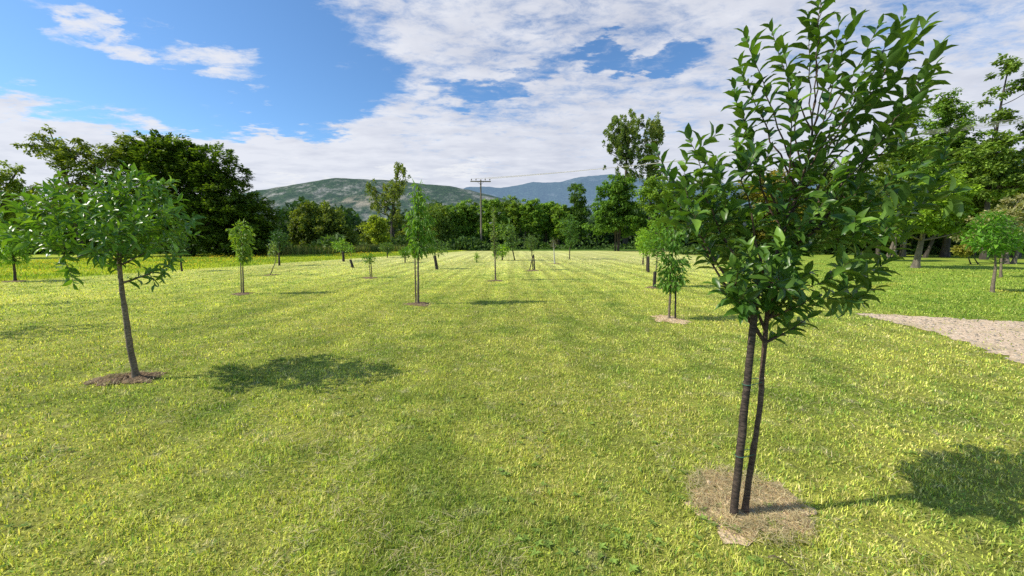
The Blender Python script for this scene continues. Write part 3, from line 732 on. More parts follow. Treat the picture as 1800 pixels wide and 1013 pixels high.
# ------------------------------------------------------------------ large background trees
def big_tree(name, label, group, base, lobes, nclump, nleaf, leaf, c1, c2, seed, style='round', bark=None, r0=.2, stems=1, cat='tree', clump=1.0, trunk_top=None, limbs=14, gap=0.):
    """lobes are (centre, (rx,ry,rz), weight) in world space"""
    rs = np.random.RandomState(seed); base = np.asarray(base, float)
    root = empty(name, base); tag(root, label, cat, group)
    c1 = np.array(c1) * [1.8, 1.4, 1.2]; c2 = np.array(c2) * [2.1, 1.62, 1.4]
    w = np.array([l[2] * (l[1][0] * l[1][1] * l[1][2]) ** .66 for l in lobes], float); w /= w.sum()
    size = np.mean([min(l[1][0], l[1][2]) for l in lobes])
    P, D, N, L, C = [], [], [], [], []; cents = []
    for i in range(nclump):
        c, r, _ = lobes[rs.choice(len(lobes), p=w)]
        c = np.asarray(c, float); r = np.asarray(r, float)
        v = rs.randn(3); v /= np.linalg.norm(v); q = (rs.rand() ** .5) * .92 + .02
        cc = c + v * q * r; cents.append(cc)
        rc = size * clump * (.22 + .20 * rs.rand())
        out = norm(((cc - c) / r)[None])[0]
        m = int(nleaf * (.6 + .8 * rs.rand()))
        vv = rs.randn(m, 3); vv = norm(vv)
        vv[:, 2] = np.where(rs.rand(m) < .35, np.abs(vv[:, 2]), vv[:, 2])
        qq = rs.rand(m, 1) ** .45
        if style == 'spray':
            ax = norm((out * [1, 1, .15] + [0, 0, .10])[None])[0]
            sd = norm(np.cross(ax, [0, 0, 1.])[None])[0]
            a_ = rs.rand(m); s_ = (rs.rand(m) * 2 - 1) * (1 - a_ * .75)
            pos = cc + np.outer((a_ - .4) * 2.4 * rc, ax) + np.outer(s_ * 1.1 * rc, sd) + np.column_stack([np.zeros((m, 2)), (rs.randn(m) * .30 - .35 * a_ ** 2) * rc])
            dr = ax + np.outer(np.sign(s_) * .8, sd) + rs.randn(m, 3) * .3
            nn = np.array([0, 0, 1.]) + rs.randn(m, 3) * .35
        elif style == 'pinnate':
            pos = cc + vv * qq * rc * [1.1, 1.1, .95] * (1 + .25 * rs.randn(m, 1))
            dr = vv * [1, 1, .3] + [0, 0, -.35] + rs.randn(m, 3) * .4
            nn = vv * .5 + [0, 0, .9] + rs.randn(m, 3) * .45
        elif style == 'upright':
            pos = cc + vv * qq * rc * [.6, .6, 1.7]
            dr = vv * .8 + [0, 0, .5] + rs.randn(m, 3) * .4
            nn = vv + [0, 0, .4] + rs.randn(m, 3) * .5
        else:
            pos = cc + vv * qq * rc * [1.1, 1.1, .95] * (1 + .25 * rs.randn(m, 1))
            dr = vv + rs.randn(m, 3) * .6
            nn = vv * .8 + [0, 0, .6] + rs.randn(m, 3) * .45
        tone = np.clip(.25 + .5 * rs.rand() + .25 * rs.randn(m), 0, 1)[:, None]
        P.append(pos); D.append(dr); N.append(nn); L.append(leaf * (.6 + .8 * rs.rand(m)))
        C.append(np.array(c1) * (1 - tone) + np.array(c2) * tone)
    P = np.concatenate(P); k = P[:, 2] > .05
    P = P[k]; D = np.concatenate(D)[k]; N = np.concatenate(N)[k]; L = np.concatenate(L)[k]; C = np.concatenate(C)[k]
    T = Tubes(); cents = np.array(cents)
    zlo = min(l[0][2] - l[1][2] for l in lobes)
    for s in range(stems):
        off = np.array([rs.randn() * .5, rs.randn() * .3, 0]) * (stems > 1)
        j = np.argmax(cents[:, 2] + rs.randn(len(cents)) * .8); top = cents[j] if trunk_top is None else np.asarray(trunk_top, float)
        b0 = base + off
        ctrl = b0 + np.array([rs.randn() * .3, rs.randn() * .3, (top[2]) * .55])
        pts = bez(b0, ctrl, top, 14); r = r0 * (1 - np.linspace(0, 1, 14) * .88); r[0] *= 1.35
        T.add(pts, r, 8)
        sel = rs.permutation(len(cents))[:max(1, limbs // stems)]
        for q in sel:
            c = cents[q]
            zf = np.clip((c[2] - .55 * np.linalg.norm(c[:2] - pts[7, :2])) , zlo * .7 + .5, top[2] * .9)
            jj = int(np.argmin(np.abs(pts[:, 2] - zf))); jj = min(max(jj, 2), 12)
            p0 = pts[jj]; d = c - p0
            pp = bez(p0, p0 + d * [.6, .6, .35], c, 8); T.add(pp, np.linspace(r[jj] * .5, .02, 8), 5)
    T.build('trunk', bark or M_BARK_F, root, base)
    leaf_mesh('crown', P, D, N, L, np.full(len(P), .55), C, LOW, M_TREE, root, base)
    return root

def LB(Y0, L_, depth=.85):
    m = Y0 / F
    return [(at(x, y, Y0), (rx * m, max(rx, ry) * m * depth, ry * m), w) for x, y, rx, ry, w in L_]
def B(px, Y0):
    q = at(px, 421, Y0); return np.array([q[0], Y0, 0])

BG = 'large trees round the field'
HB1, HB2 = (.020, .06, .010), (.10, .19, .03)
RB1, RB2 = (.045, .13, .018), (.16, .31, .04)
# left group
big_tree('hornbeam_tree', 'huge dark green spreading tree with layered sprays reaching the ground at left', BG, B(330, 36),
         LB(36, [(300, 330, 92, 78, 2.), (350, 370, 105, 85, 2.2), (410, 395, 85, 58, 1.6), (270, 400, 80, 50, 1.3), (235, 300, 45, 45, .8), (440, 425, 60, 30, 1.)], .7) + LB(36, [(285, 276, 78, 36, 4.5), (370, 308, 66, 48, 3.5), (430, 360, 40, 30, 1.5), (455, 395, 50, 50, 3.)], .5), 1700, 75, .26, HB1, HB2, 100, 'spray', r0=.35, clump=.42)
big_tree('locust_tree', 'tall loose feathery tree rising behind the flat-crowned young tree', BG, B(140, 34),
         LB(34, [(110, 265, 60, 38, 1.3), (155, 300, 55, 50, 1.5), (205, 270, 35, 35, .8), (130, 350, 60, 45, 1.3), (75, 250, 28, 16, .4), (235, 262, 18, 22, .3)], .7), 210, 60, .24, (.05, .10, .02), (.15, .23, .04), 101, 'pinnate', r0=.25, clump=.5, limbs=50)
big_tree('locust_tree', 'light green feathery tree cut by the left edge', BG, B(-10, 32),
         LB(32, [(-15, 340, 60, 45, 1.3), (15, 310, 30, 22, .5), (30, 330, 22, 16, .3), (0, 390, 60, 35, 1.)], .7), 150, 60, .24, (.07, .14, .02), (.18, .28, .04), 102, 'pinnate', r0=.22, clump=.5, limbs=30)
big_tree('broadleaf_tree', 'dark shaded tree filling the gap behind the left young trees', BG, B(60, 42),
         LB(42, [(60, 390, 80, 50, 1.3), (150, 400, 70, 45, 1.3), (-20, 400, 60, 45, 1)], .6), 190, 70, .32, HB1, (.05, .11, .02), 103, 'round', r0=.3, clump=.7)
big_tree('leafy_bush', 'large dark rounded bush right of the huge layered tree', BG, B(560, 46),
         LB(46, [(560, 395, 52, 40, 2.), (590, 415, 42, 28, 1.4), (530, 420, 38, 26, 1.), (615, 425, 25, 18, .7)], .7), 260, 80, .30, (.03, .075, .012), (.13, .20, .035), 104, 'round', cat='bush', r0=.15, clump=.6, stems=3)
big_tree('leafy_bush', 'bright yellow-green bush between the dark bush and the spindly tree', BG, B(660, 50),
         LB(50, [(660, 400, 20, 20, 2.), (668, 420, 22, 16, 1.)], .8), 70, 70, .28, (.10, .19, .02), (.24, .36, .04), 105, 'round', cat='bush', r0=.1, clump=.8, stems=2)
big_tree('poplar_tree', 'spindly old tree with bare upright limbs in front of the rocky hill', BG, B(690, 54),
         LB(54, [(701, 305, 13, 17, 1.8), (694, 340, 18, 24, 2.), (655, 345, 11, 28, 1.4), (676, 350, 10, 22, 1.), (668, 365, 18, 14, .8), (712, 320, 9, 12, .4), (700, 385, 26, 26, 1.3)], .8), 230, 34, .24, (.06, .12, .025), (.17, .25, .06), 106, 'upright', r0=.34, clump=.6, limbs=60)
big_tree('leafy_bush', 'mid green brushy thicket below the spindly tree', BG, B(710, 58),
         LB(58, [(690, 425, 40, 20, 1.4), (735, 415, 30, 26, 1.2), (640, 428, 28, 14, .8), (655, 405, 25, 20, .7)], .6), 230, 60, .3, (.05, .11, .02), (.17, .25, .045), 107, 'round', cat='bush', r0=.08, clump=.6, stems=4)
big_tree('broadleaf_tree', 'medium green tree just behind the drooping-leaved young tree', BG, B(768, 60),
         LB(60, [(765, 385, 24, 30, 1.4), (775, 410, 26, 24, 1.2)], .8), 110, 65, .32, (.05, .12, .02), (.15, .25, .045), 108, 'round', r0=.15, clump=.75)
# low brush below the hedge
big_tree('dead_brush', 'reddish brown dead brush at the foot of the trees left of the power pole', BG, B(805, 56),
         LB(56, [(800, 434, 14, 8, 1.), (815, 437, 10, 5, .6)], .6), 40, 60, .22, (.08, .035, .02), (.16, .08, .05), 109, 'round', cat='brush', r0=.05, clump=.9, stems=3)
big_tree('dead_brush', 'low brown brush pile along the hedge behind the far saplings', BG, B(655, 50),
         LB(50, [(640, 440, 34, 5, 1.), (700, 439, 26, 4, .8)], .3), 60, 50, .2, (.10, .05, .03), (.22, .15, .08), 110, 'round', cat='brush', r0=.04, clump=1.2, stems=2)
# the copse across the end of the field
COP = 'trees of the copse closing the field'
cop = [ (795, 372, 26, 34, 62, 'yellow-tinged low tree at the left end of the copse'),
        (822, 366, 28, 38, 64, 'broad tree directly left of the power pole in the copse'),
        (862, 362, 28, 40, 62, 'rounded tree directly right of the power pole in the copse'),
        (898, 360, 28, 42, 65, 'tree behind the slender columnar sapling in the copse'),
        (932, 362, 26, 42, 63, 'tree above the vase-shaped sapling in the copse'),
        (962, 366, 24, 40, 66, 'lower tree between two taller ones in the middle of the copse'),
        (985, 372, 20, 34, 62, 'small crowned tree left of the pointed dark one in the copse')]
for i, (x, y, rx, ry, Y0, lab) in enumerate(cop):
    big_tree('locust_tree', lab, COP, B(x, Y0), LB(Y0, [(x, y + 6, rx * .85, 20, 1.4), (x + 6, y + 28, rx, 24, 1.4), (x - 8, y + 46, rx * .8, 12, .8 if i < 3 else .08)], .9), 250, 70, .27,
             (RB1[0] * (.8 + .1 * (i % 4)), RB1[1] * (.8 + .1 * (i % 3)), RB1[2]), RB2, 120 + i, 'pinnate', r0=.14, clump=.42, stems=3)
big_tree('locust_tree', 'pointed dark tree standing above the middle of the copse', COP, B(1012, 62), LB(62, [(1012, 342, 15, 22, 1.), (1015, 375, 24, 28, 1.4), (1010, 400, 26, 20, 1.)], .9), 150, 75, .32, (.02, .065, .01), (.07, .16, .025), 130, 'round', r0=.16, clump=.6, stems=2)
big_tree('locust_tree', 'lush full green tree below the tall poplars', COP, B(1085, 52), LB(52, [(1085, 335, 34, 28, 1.4), (1080, 370, 44, 36, 1.8), (1060, 395, 34, 18, 1.0), (1110, 395, 40, 22, 1.2)], .8), 330, 80, .30, (.03, .095, .012), (.10, .23, .03), 131, 'pinnate', r0=.09, clump=.5, stems=5)
big_tree('locust_tree', 'full green tree half hidden behind the nearest fruit tree crown', COP, B(1170, 48), LB(48, [(1160, 345, 40, 34, 1.4), (1190, 385, 48, 40, 1.6)], .8), 230, 80, .30, (.04, .11, .014), (.14, .27, .03), 132, 'pinnate', r0=.10, clump=.5, stems=4)
big_tree('locust_tree', 'dark tree glimpsed through the left half of the nearest fruit tree', COP, B(1260, 46), LB(46, [(1250, 350, 50, 40, 1.4), (1280, 395, 60, 36, 1.6)], .8), 220, 75, .32, (.025, .075, .012), (.09, .18, .03), 133, 'pinnate', r0=.10, clump=.55, stems=4)
big_tree('locust_tree', 'orange-tinged tree glimpsed through the nearest fruit tree', COP, B(1350, 44), LB(44, [(1350, 340, 55, 45, 1.4), (1380, 395, 60, 36, 1.6)], .8), 220, 75, .32, (.06, .10, .014), (.19, .20, .03), 134, 'pinnate', r0=.10, clump=.55, stems=4)
big_tree('locust_tree', 'dark tree right behind the trunk top of the nearest fruit tree', COP, B(1450, 42), LB(42, [(1450, 335, 55, 50, 1.4), (1470, 395, 60, 38, 1.6)], .8), 220, 75, .32, (.03, .08, .012), (.11, .19, .03), 135, 'pinnate', r0=.2, clump=.55, stems=4)
# poplars
big_tree('poplar_tree', 'tall rounded poplar on a bare trunk above the copse', BG, B(1100, 62), LB(62, [(1100, 232, 38, 34, 2.6), (1068, 250, 18, 18, .6), (1098, 268, 34, 26, 1.4), (1106, 305, 30, 18, 1.), (1085, 258, 24, 18, .9), (1108, 275, 24, 14, .8), (1065, 296, 18, 7, .5), (1100, 312, 24, 16, .6)], .9), 260, 62, .28, (.035, .085, .02), (.13, .21, .06), 140, 'upright', r0=.45, clump=.42, limbs=50, trunk_top=at(1103, 215, 62))
big_tree('poplar_tree', 'paler poplar leaning against the right side of the tall one', BG, B(1142, 63), LB(63, [(1148, 238, 18, 34, 1.6), (1140, 280, 22, 26, 1.), (1145, 315, 26, 22, .8)], .9), 130, 60, .30, (.06, .12, .03), (.17, .25, .07), 141, 'upright', r0=.35, clump=.6, limbs=30, trunk_top=at(1147, 220, 63))
# right group
big_tree('locust_tree', 'tall dark-topped tree right of the nearest fruit tree', BG, B(1665, 34), LB(34, [(1660, 195, 36, 34, 1.4), (1670, 245, 45, 40, 1.6), (1640, 300, 55, 45, 1.4), (1690, 310, 50, 45, 1.4)], .8), 300, 60, .26, (.045, .10, .015), (.12, .26, .035), 150, 'pinnate', r0=.28, clump=.42, limbs=40)
big_tree('locust_tree', 'narrow wispy tree between the dark-topped tree and the nearest crown', BG, B(1590, 36), LB(36, [(1592, 215, 15, 30, .9), (1590, 265, 26, 30, 1.2), (1585, 320, 40, 40, 1.4)], .8), 170, 55, .24, (.05, .11, .02), (.13, .26, .04), 151, 'pinnate', r0=.2, clump=.5, limbs=30)
big_tree('locust_tree', 'tallest half-bare tree at the right edge with a thick leaning trunk', BG, B(1735, 30), LB(30, [(1770, 115, 26, 20, .9), (1740, 165, 18, 14, .45), (1792, 150, 18, 22, .6), (1765, 205, 24, 18, .5), (1720, 185, 14, 10, .3), (1800, 230, 26, 22, .6), (1745, 265, 45, 36, 1.2), (1750, 310, 60, 40, 1.8), (1800, 300, 40, 40, 1.2)], .8), 330, 52, .24, (.05, .10, .02), (.13, .25, .045), 152, 'pinnate', r0=.20, clump=.5, limbs=80, trunk_top=at(1776, 105, 30))
big_tree('broadleaf_tree', 'green tree below the half-bare one at the right edge', BG, B(1790, 33), LB(33, [(1790, 355, 60, 45, 1.4), (1840, 330, 60, 60, 1.4), (1730, 350, 40, 30, 1.)], .7), 240, 65, .26, (.035, .08, .012), (.13, .20, .03), 153, 'round', r0=.25, clump=.55)
big_tree('mulberry_tree', 'yellow-green round tree with a stout leaning grey trunk on the right lawn', BG, G(1609, 471), LB(21, [(1640, 350, 58, 40, 2.), (1600, 385, 55, 34, 1.6), (1665, 385, 40, 34, 1.2), (1650, 325, 36, 22, .8)], .9), 250, 85, .17, (.06, .14, .012), (.16, .30, .03), 154, 'pinnate', r0=.17, clump=.5, bark=M_BARK_P, trunk_top=at(1640, 350, 21), limbs=26)
big_tree('willow_bush', 'silvery green shrub tree at the right edge of the lawn', BG, B(1760, 25), LB(25, [(1755, 400, 50, 34, 1.6), (1790, 375, 34, 30, 1.), (1720, 420, 36, 22, 1.)], .7), 210, 75, .17, (.10, .15, .07), (.27, .32, .17), 155, 'round', cat='bush', r0=.12, clump=.5, stems=3, bark=M_BARK_P)
big_tree('leafy_bush', 'small yellowish bush under the trees of the right lawn', BG, B(1697, 24), LB(24, [(1697, 441, 14, 9, 1.)], .8), 26, 70, .16, (.09, .12, .02), (.18, .22, .04), 156, 'round', cat='bush', r0=.04, clump=.9, stems=2)
big_tree('locust_tree', 'full mid green tree filling the wall of foliage above the silvery shrub', BG, B(1715, 38), LB(38, [(1700, 305, 75, 50, 2.), (1720, 380, 80, 50, 2.), (1760, 330, 50, 45, 1.)], .6), 420, 62, .25, (.045, .09, .015), (.14, .22, .035), 157, 'round', r0=.14, clump=.42, limbs=20)
big_tree('locust_tree', 'full mid green tree filling the wall of foliage beside the nearest crown', BG, B(1600, 40), LB(40, [(1600, 300, 62, 55, 2.), (1600, 375, 80, 52, 2.), (1540, 340, 50, 60, 1.)], .6), 420, 62, .25, (.04, .09, .015), (.13, .22, .03), 158, 'round', r0=.14, clump=.42, limbs=20)
for i, (x, y, Y0, lab, tx) in enumerate([(1573, 448, 34, 'pale forked trunk tree left of the stout grey one on the right lawn', 1578), (1592, 447, 35, 'pale slim trunk tree just left of the stout grey one', 1590), (1548, 458, 28, 'dark short trunk tree at the edge of the nearest crown', 1545), (1630, 450, 33, 'dark trunk tree just right of the stout grey one', 1634)]):
    b0 = B(x, Y0)
    big_tree('broadleaf_tree', lab, BG, b0, LB(Y0, [(tx, 380, 45, 32, 2.), (tx + 10, 350, 34, 26, 1.)], .8), 110, 65, .24, (.03, .07, .012), (.12, .19, .03), 160 + i, 'round', r0=.15, clump=.6, bark=M_BARK_P if i < 2 else M_BARK_F, stems=2 if i == 0 else 1)
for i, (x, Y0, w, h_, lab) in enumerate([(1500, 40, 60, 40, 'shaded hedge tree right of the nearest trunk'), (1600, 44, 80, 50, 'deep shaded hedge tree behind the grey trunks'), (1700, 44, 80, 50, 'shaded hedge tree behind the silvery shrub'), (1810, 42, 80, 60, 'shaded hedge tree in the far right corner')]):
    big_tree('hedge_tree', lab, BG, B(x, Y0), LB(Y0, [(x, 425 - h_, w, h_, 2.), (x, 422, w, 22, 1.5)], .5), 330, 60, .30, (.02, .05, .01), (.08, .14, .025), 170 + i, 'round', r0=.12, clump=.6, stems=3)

# dense far wood seen between the trunks: nobody could count it
P, D, N, L, C = [], [], [], [], []
m = 46000; az = RS.uniform(-1.15, 1.15, m)
dist = RS.uniform(72, 92, m); hh = 6.2 + 1.6 * np.sin(az * 23) + 1.0 * np.sin(az * 61 + 1)
z = RS.rand(m) ** .8 * hh
P = np.column_stack([dist * np.sin(az), dist * np.cos(az), z])
N_ = np.column_stack([-np.sin(az), -np.cos(az), np.full(m, .6)]) + RS.randn(m, 3) * .5
t = np.clip(z / 8 + .2 * RS.randn(m), 0, 1)[:, None]  # leaf colour darkens towards the ground, painting in the shade under the canopy
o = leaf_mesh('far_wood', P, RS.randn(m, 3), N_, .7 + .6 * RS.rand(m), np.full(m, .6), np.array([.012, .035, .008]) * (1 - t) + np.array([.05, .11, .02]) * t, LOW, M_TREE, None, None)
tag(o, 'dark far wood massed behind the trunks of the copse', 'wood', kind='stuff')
# undergrowth along the foot of the trees
m = 24000; az = RS.uniform(-.95, 1.12, m)
yy = np.where(az < -.42, 42, np.where(az < 0, 56 + az * 10, np.where(az < .42, 60, 41))) + RS.randn(m) * 1.0
xx = yy * np.tan(az)
k = (az < .0) | (az > .42) | (RS.rand(m) < .22); xx, yy, az = xx[k], yy[k], az[k]; m = len(az)
P = np.column_stack([xx, yy, RS.rand(m) ** 1.5 * (1.3 + .7 * np.sin(az * 40))])
o = leaf_mesh('undergrowth', P, RS.randn(m, 3) * [1, 1, .5] + [0, 0, .6], RS.randn(m, 3) * .5 + [0, -1, .6], .35 + .35 * RS.rand(m), np.full(m, .4),
              np.array([.03, .075, .012]) + RS.rand(m, 1) * np.array([.09, .13, .02]), LOW, M_TREE, None, None)
tag(o, 'low dark green undergrowth along the foot of the far trees', 'undergrowth', kind='stuff')

# ------------------------------------------------------------------ power pole and wires
pb = G(846, 440.5); Yp = pb[1]; root = empty('utility_pole', pb); tag(root, 'tall grey wooden power pole with crossarm at the far edge of the field', 'power pole')
ptop = at(845, 316, Yp)
T = Tubes(); T.add(np.linspace([pb[0], pb[1], -.1], ptop, 12), np.linspace(.15, .10, 12), 12); T.build('post', M_POLE, root, pb)
def boxmesh(name, c, sx_, sy_, sz_, mat, parent, org, rot=0.):
    v = np.array([[x, y, z] for x in (-1, 1) for y in (-1, 1) for z in (-1, 1)], float) * [sx_ / 2, sy_ / 2, sz_ / 2]
    v = v @ np.array([[cos(rot), sin(rot), 0], [-sin(rot), cos(rot), 0], [0, 0, 1]]) + c
    f = np.array([[0, 1, 3, 2], [4, 6, 7, 5], [0, 4, 5, 1], [2, 3, 7, 6], [0, 2, 6, 4], [1, 5, 7, 3]])
    lp, stt = faces_to_loops([f]); o = raw_mesh(name, v, lp, stt, mat, parent, origin=org)
    bv = o.modifiers.new('bevel', 'BEVEL'); bv.width = min(sx_, sy_, sz_) * .12; bv.segments = 2
    return o
boxmesh('crossarm', ptop + [0, -.2, -.28], 2.9, .12, .14, M_POLE, root, pb, .08)
T = Tubes()
for sgn in (-1, 1): T.add([ptop + [sgn * .45, -.22, -.33], ptop + [0, -.14, -.75]], [.018, .018], 6)
T.build('brace', M_POST, root, pb)
ins = []
for k, dx in enumerate((-1.3, -.65, .65, 1.3)):
    c = ptop + [dx, -.2, -.2]
    T = Tubes(); T.add([c, c + [0, 0, .1], c + [0, 0, .12], c + [0, 0, .2], c + [0, 0, .26], c + [0, 0, .3]], [.02, .02, .07, .09, .05, .03], 10)
    T.build('insulator', M_INS, root, pb); ins.append(c + [0, 0, .28])
second = at(1905, 199, 24.0)
for k, q in enumerate((0, 1, 2, 3)):
    e = second + np.array([.35, -1.0, 0]) * (k - 1.5) * .5 + [0, 0, .06 * (k - 1.5)]
    t = np.linspace(0, 1, 40)[:, None]; pts = ins[q] * (1 - t) + e * t; pts[:, 2] -= (.35 * 4 * t * (1 - t))[:, 0]
    T = Tubes(); T.add(pts, .014, 5); o = T.build('overhead_wire', M_WIRE)
    tag(o, ['overhead wire from the leftmost insulator of the power pole', 'overhead wire from the inner left insulator of the power pole', 'overhead wire from the inner right insulator of the power pole', 'overhead wire from the rightmost insulator of the power pole'][k], 'wire', 'overhead wires')

# ------------------------------------------------------------------ hills
def fbm(x, y, seed, octs=5, k=1.):
    r = np.random.RandomState(seed); v = np.zeros_like(x); a = 1.; tot = 0
    for o_ in range(octs):
        for i in range(3):
            an = r.rand() * 6.28; v += a * np.sin((x * cos(an) + y * sin(an)) * k * (.8 + .5 * r.rand()) + r.rand() * 6.28) / 3
        tot += a; a *= .52; k *= 2.1
    return v / tot
def hill(name, prof, Y0, Y1, nx, ny, amp, mat, kk):
    px = np.linspace(prof[0][0], prof[-1][0], nx); pz = np.interp(px, [p[0] for p in prof], [p[1] for p in prof])
    V = []
    yr = Y0 + (Y1 - Y0) * .55
    zr = np.array([at(x, y, yr)[2] for x, y in zip(px, pz)])
    for j in range(ny):
        f = j / (ny - 1); Yj = Y0 + (Y1 - Y0) * f
        xw = (px - 900) / F * yr / 1.0 * (1.0)
        sh = np.sin(min(1, f / .55) * pi / 2) ** 1.15 if f <= .55 else np.cos((f - .55) / .45 * pi / 2) ** .9
        z = zr * sh + amp * fbm(xw, np.full(nx, Yj), 5, 6, kk) * (.25 + .75 * sin(pi * min(1, f / .55) if f < .55 else 0)) + amp * .10 * fbm(xw, np.full(nx, Yj * 1.0), 8, 3, kk * 14)
        V.append(np.column_stack([xw, np.full(nx, Yj), np.maximum(z, -1)]))
    V = np.concatenate(V); i = np.arange(ny - 1)[:, None] * nx + np.arange(nx - 1)[None]
    Fq = np.stack([i, i + 1, i + nx + 1, i + nx], -1).reshape(-1, 4); lp, stt = faces_to_loops([Fq])
    o = raw_mesh(name, V, lp, stt, mat, smooth=True); tag(o, kind='structure'); return o
def hill_mat(name, veg, veg2, rock, rock2, haze, hz, scale, rockcut, patch=None):
    m, nt, out = new_mat(name); b = NB(nt); geo = b.n('ShaderNodeNewGeometry'); Pn = geo.outputs['Position']
    n1 = b.noise(Pn, scale, 6, .7); n2 = b.noise(b.mapping(Pn, loc=(50, 0, 0)), scale * 6, 5, .75); n3 = b.noise(b.mapping(Pn, scale=(1, .4, 1.6)), scale * 2.2, 5, .7)
    n4 = b.noise(Pn, scale * 22, 4, .7)
    c = b.mix(b.ramp(n2, .35, .65), veg, veg2); c = b.mix(b.ramp(n4, .44, .56, 0, .9), c, tuple(q * .28 for q in veg))
    rk = b.mix(b.ramp(n2, .4, .6), rock2, rock); rk = b.mix(b.ramp(n4, .46, .6, 0, .7), rk, veg)
    fr = b.math('MULTIPLY', b.ramp(n1, *rockcut), b.ramp(n3, .42, .6))
    if patch:
        d = b.n('ShaderNodeVectorMath', operation='DISTANCE')
        sc2 = b.mapping(Pn, scale=(1 / patch[3], 0, 1 / patch[4])); b.l(sc2, d.inputs[0]); d.inputs[1].default_value = (patch[0] / patch[3], 0, patch[2] / patch[4])
        dm = b.ramp(d.outputs['Value'], 1.25, .35)
        fr = b.math('MULTIPLY', fr, .8)
    c = b.mix(fr, c, rk)
    if patch: c = b.mix(b.math('MULTIPLY', dm, b.ramp(n3, .40, .6, 0, .8)), c, (.46, .38, .25))
    bp = b.n('ShaderNodeBump'); bp.inputs['Strength'].default_value = 1; bp.inputs['Distance'].default_value = 1.2 / scale * .05; b.l(n2, bp.inputs['Height'])
    df = b.n('ShaderNodeBsdfDiffuse'); b.l(c, df.inputs[0]); b.l(bp.outputs[0], df.inputs['Normal'])
    em = b.n('ShaderNodeEmission'); em.inputs[0].default_value = (*haze, 1)  # aerial haze painted in as a bluish glow of the hill surface
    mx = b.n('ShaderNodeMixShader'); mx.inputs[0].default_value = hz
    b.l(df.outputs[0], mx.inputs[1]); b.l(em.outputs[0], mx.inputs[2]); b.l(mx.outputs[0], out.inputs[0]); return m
yr1 = 700 + 900 * .55
pc = at(640, 345, yr1); pc[0] = -345; pc[2] = 92
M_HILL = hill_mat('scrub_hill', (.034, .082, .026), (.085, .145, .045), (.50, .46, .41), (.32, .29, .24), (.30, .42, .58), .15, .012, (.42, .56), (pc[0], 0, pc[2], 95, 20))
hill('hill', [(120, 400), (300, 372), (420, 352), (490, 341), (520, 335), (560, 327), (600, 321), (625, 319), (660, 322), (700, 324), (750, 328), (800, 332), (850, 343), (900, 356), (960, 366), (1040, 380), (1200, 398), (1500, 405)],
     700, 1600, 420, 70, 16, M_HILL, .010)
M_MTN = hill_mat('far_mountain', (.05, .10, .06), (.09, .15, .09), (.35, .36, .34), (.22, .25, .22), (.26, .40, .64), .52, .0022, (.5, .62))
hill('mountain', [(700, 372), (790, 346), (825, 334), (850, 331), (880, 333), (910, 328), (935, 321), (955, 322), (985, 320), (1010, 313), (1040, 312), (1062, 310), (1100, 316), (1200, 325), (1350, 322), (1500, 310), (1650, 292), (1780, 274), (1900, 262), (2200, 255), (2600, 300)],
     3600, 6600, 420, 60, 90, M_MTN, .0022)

# ------------------------------------------------------------------ sky and sun
SUN_EL = radians(42); DIRX, DIRY = cos(radians(7)), sin(radians(7))   # direction the shadows fall
w = bpy.data.worlds.new('World'); scene.world = w; w.use_nodes = True; nt = w.node_tree; nt.nodes.clear(); b = NB(nt)
wo = b.n('ShaderNodeOutputWorld'); bg = b.n('ShaderNodeBackground'); bg.inputs[1].default_value = .1
sky = b.n('ShaderNodeTexSky', sky_type='NISHITA'); sky.sun_disc = False; sky.sun_elevation = SUN_EL
sky.sun_rotation = math.atan2(-DIRX, -DIRY) % (2 * pi); sky.air_density = 1.0; sky.dust_density = .5; sky.ozone_density = 1.6; sky.altitude = 200
tc = b.n('ShaderNodeTexCoord'); Dv = tc.outputs['Generated']
sp = b.n('ShaderNodeSeparateXYZ'); b.l(Dv, sp.inputs[0]); x, y, z = sp.outputs
zz = b.math('ADD', b.math('MAXIMUM', z, 0.), .10)
pl = b.n('ShaderNodeCombineXYZ'); b.l(b.math('DIVIDE', x, zz), pl.inputs[0]); b.l(b.math('DIVIDE', y, zz), pl.inputs[1]); PL = pl.outputs[0]
az = b.math('ARCTAN2', x, y); el = b.math('ARCSINE', z)
wn = b.n('ShaderNodeTexNoise'); b.l(b.mapping(PL, scale=(1, 1.6, 1)), wn.inputs['Vector']); wn.inputs['Scale'].default_value = 2.2; wn.inputs['Detail'].default_value = 6; wn.inputs['Roughness'].default_value = .6
ws = b.n('ShaderNodeVectorMath', operation='SUBTRACT'); b.l(wn.outputs['Color'], ws.inputs[0]); ws.inputs[1].default_value = (.5, .5, .5)
w2 = b.n('ShaderNodeVectorMath', operation='SCALE'); b.l(ws.outputs[0], w2.inputs[0]); w2.inputs['Scale'].default_value = .24
ae = b.n('ShaderNodeCombineXYZ'); b.l(az, ae.inputs[0]); b.l(el, ae.inputs[1])
aw = b.n('ShaderNodeVectorMath', operation='ADD'); b.l(ae.outputs[0], aw.inputs[0]); b.l(w2.outputs[0], aw.inputs[1]); AE = aw.outputs[0]
def azel(px, py):
    d = ray(px, py); d = d / np.linalg.norm(d); return np.array([math.atan2(d[0], d[1]), math.asin(d[2])])
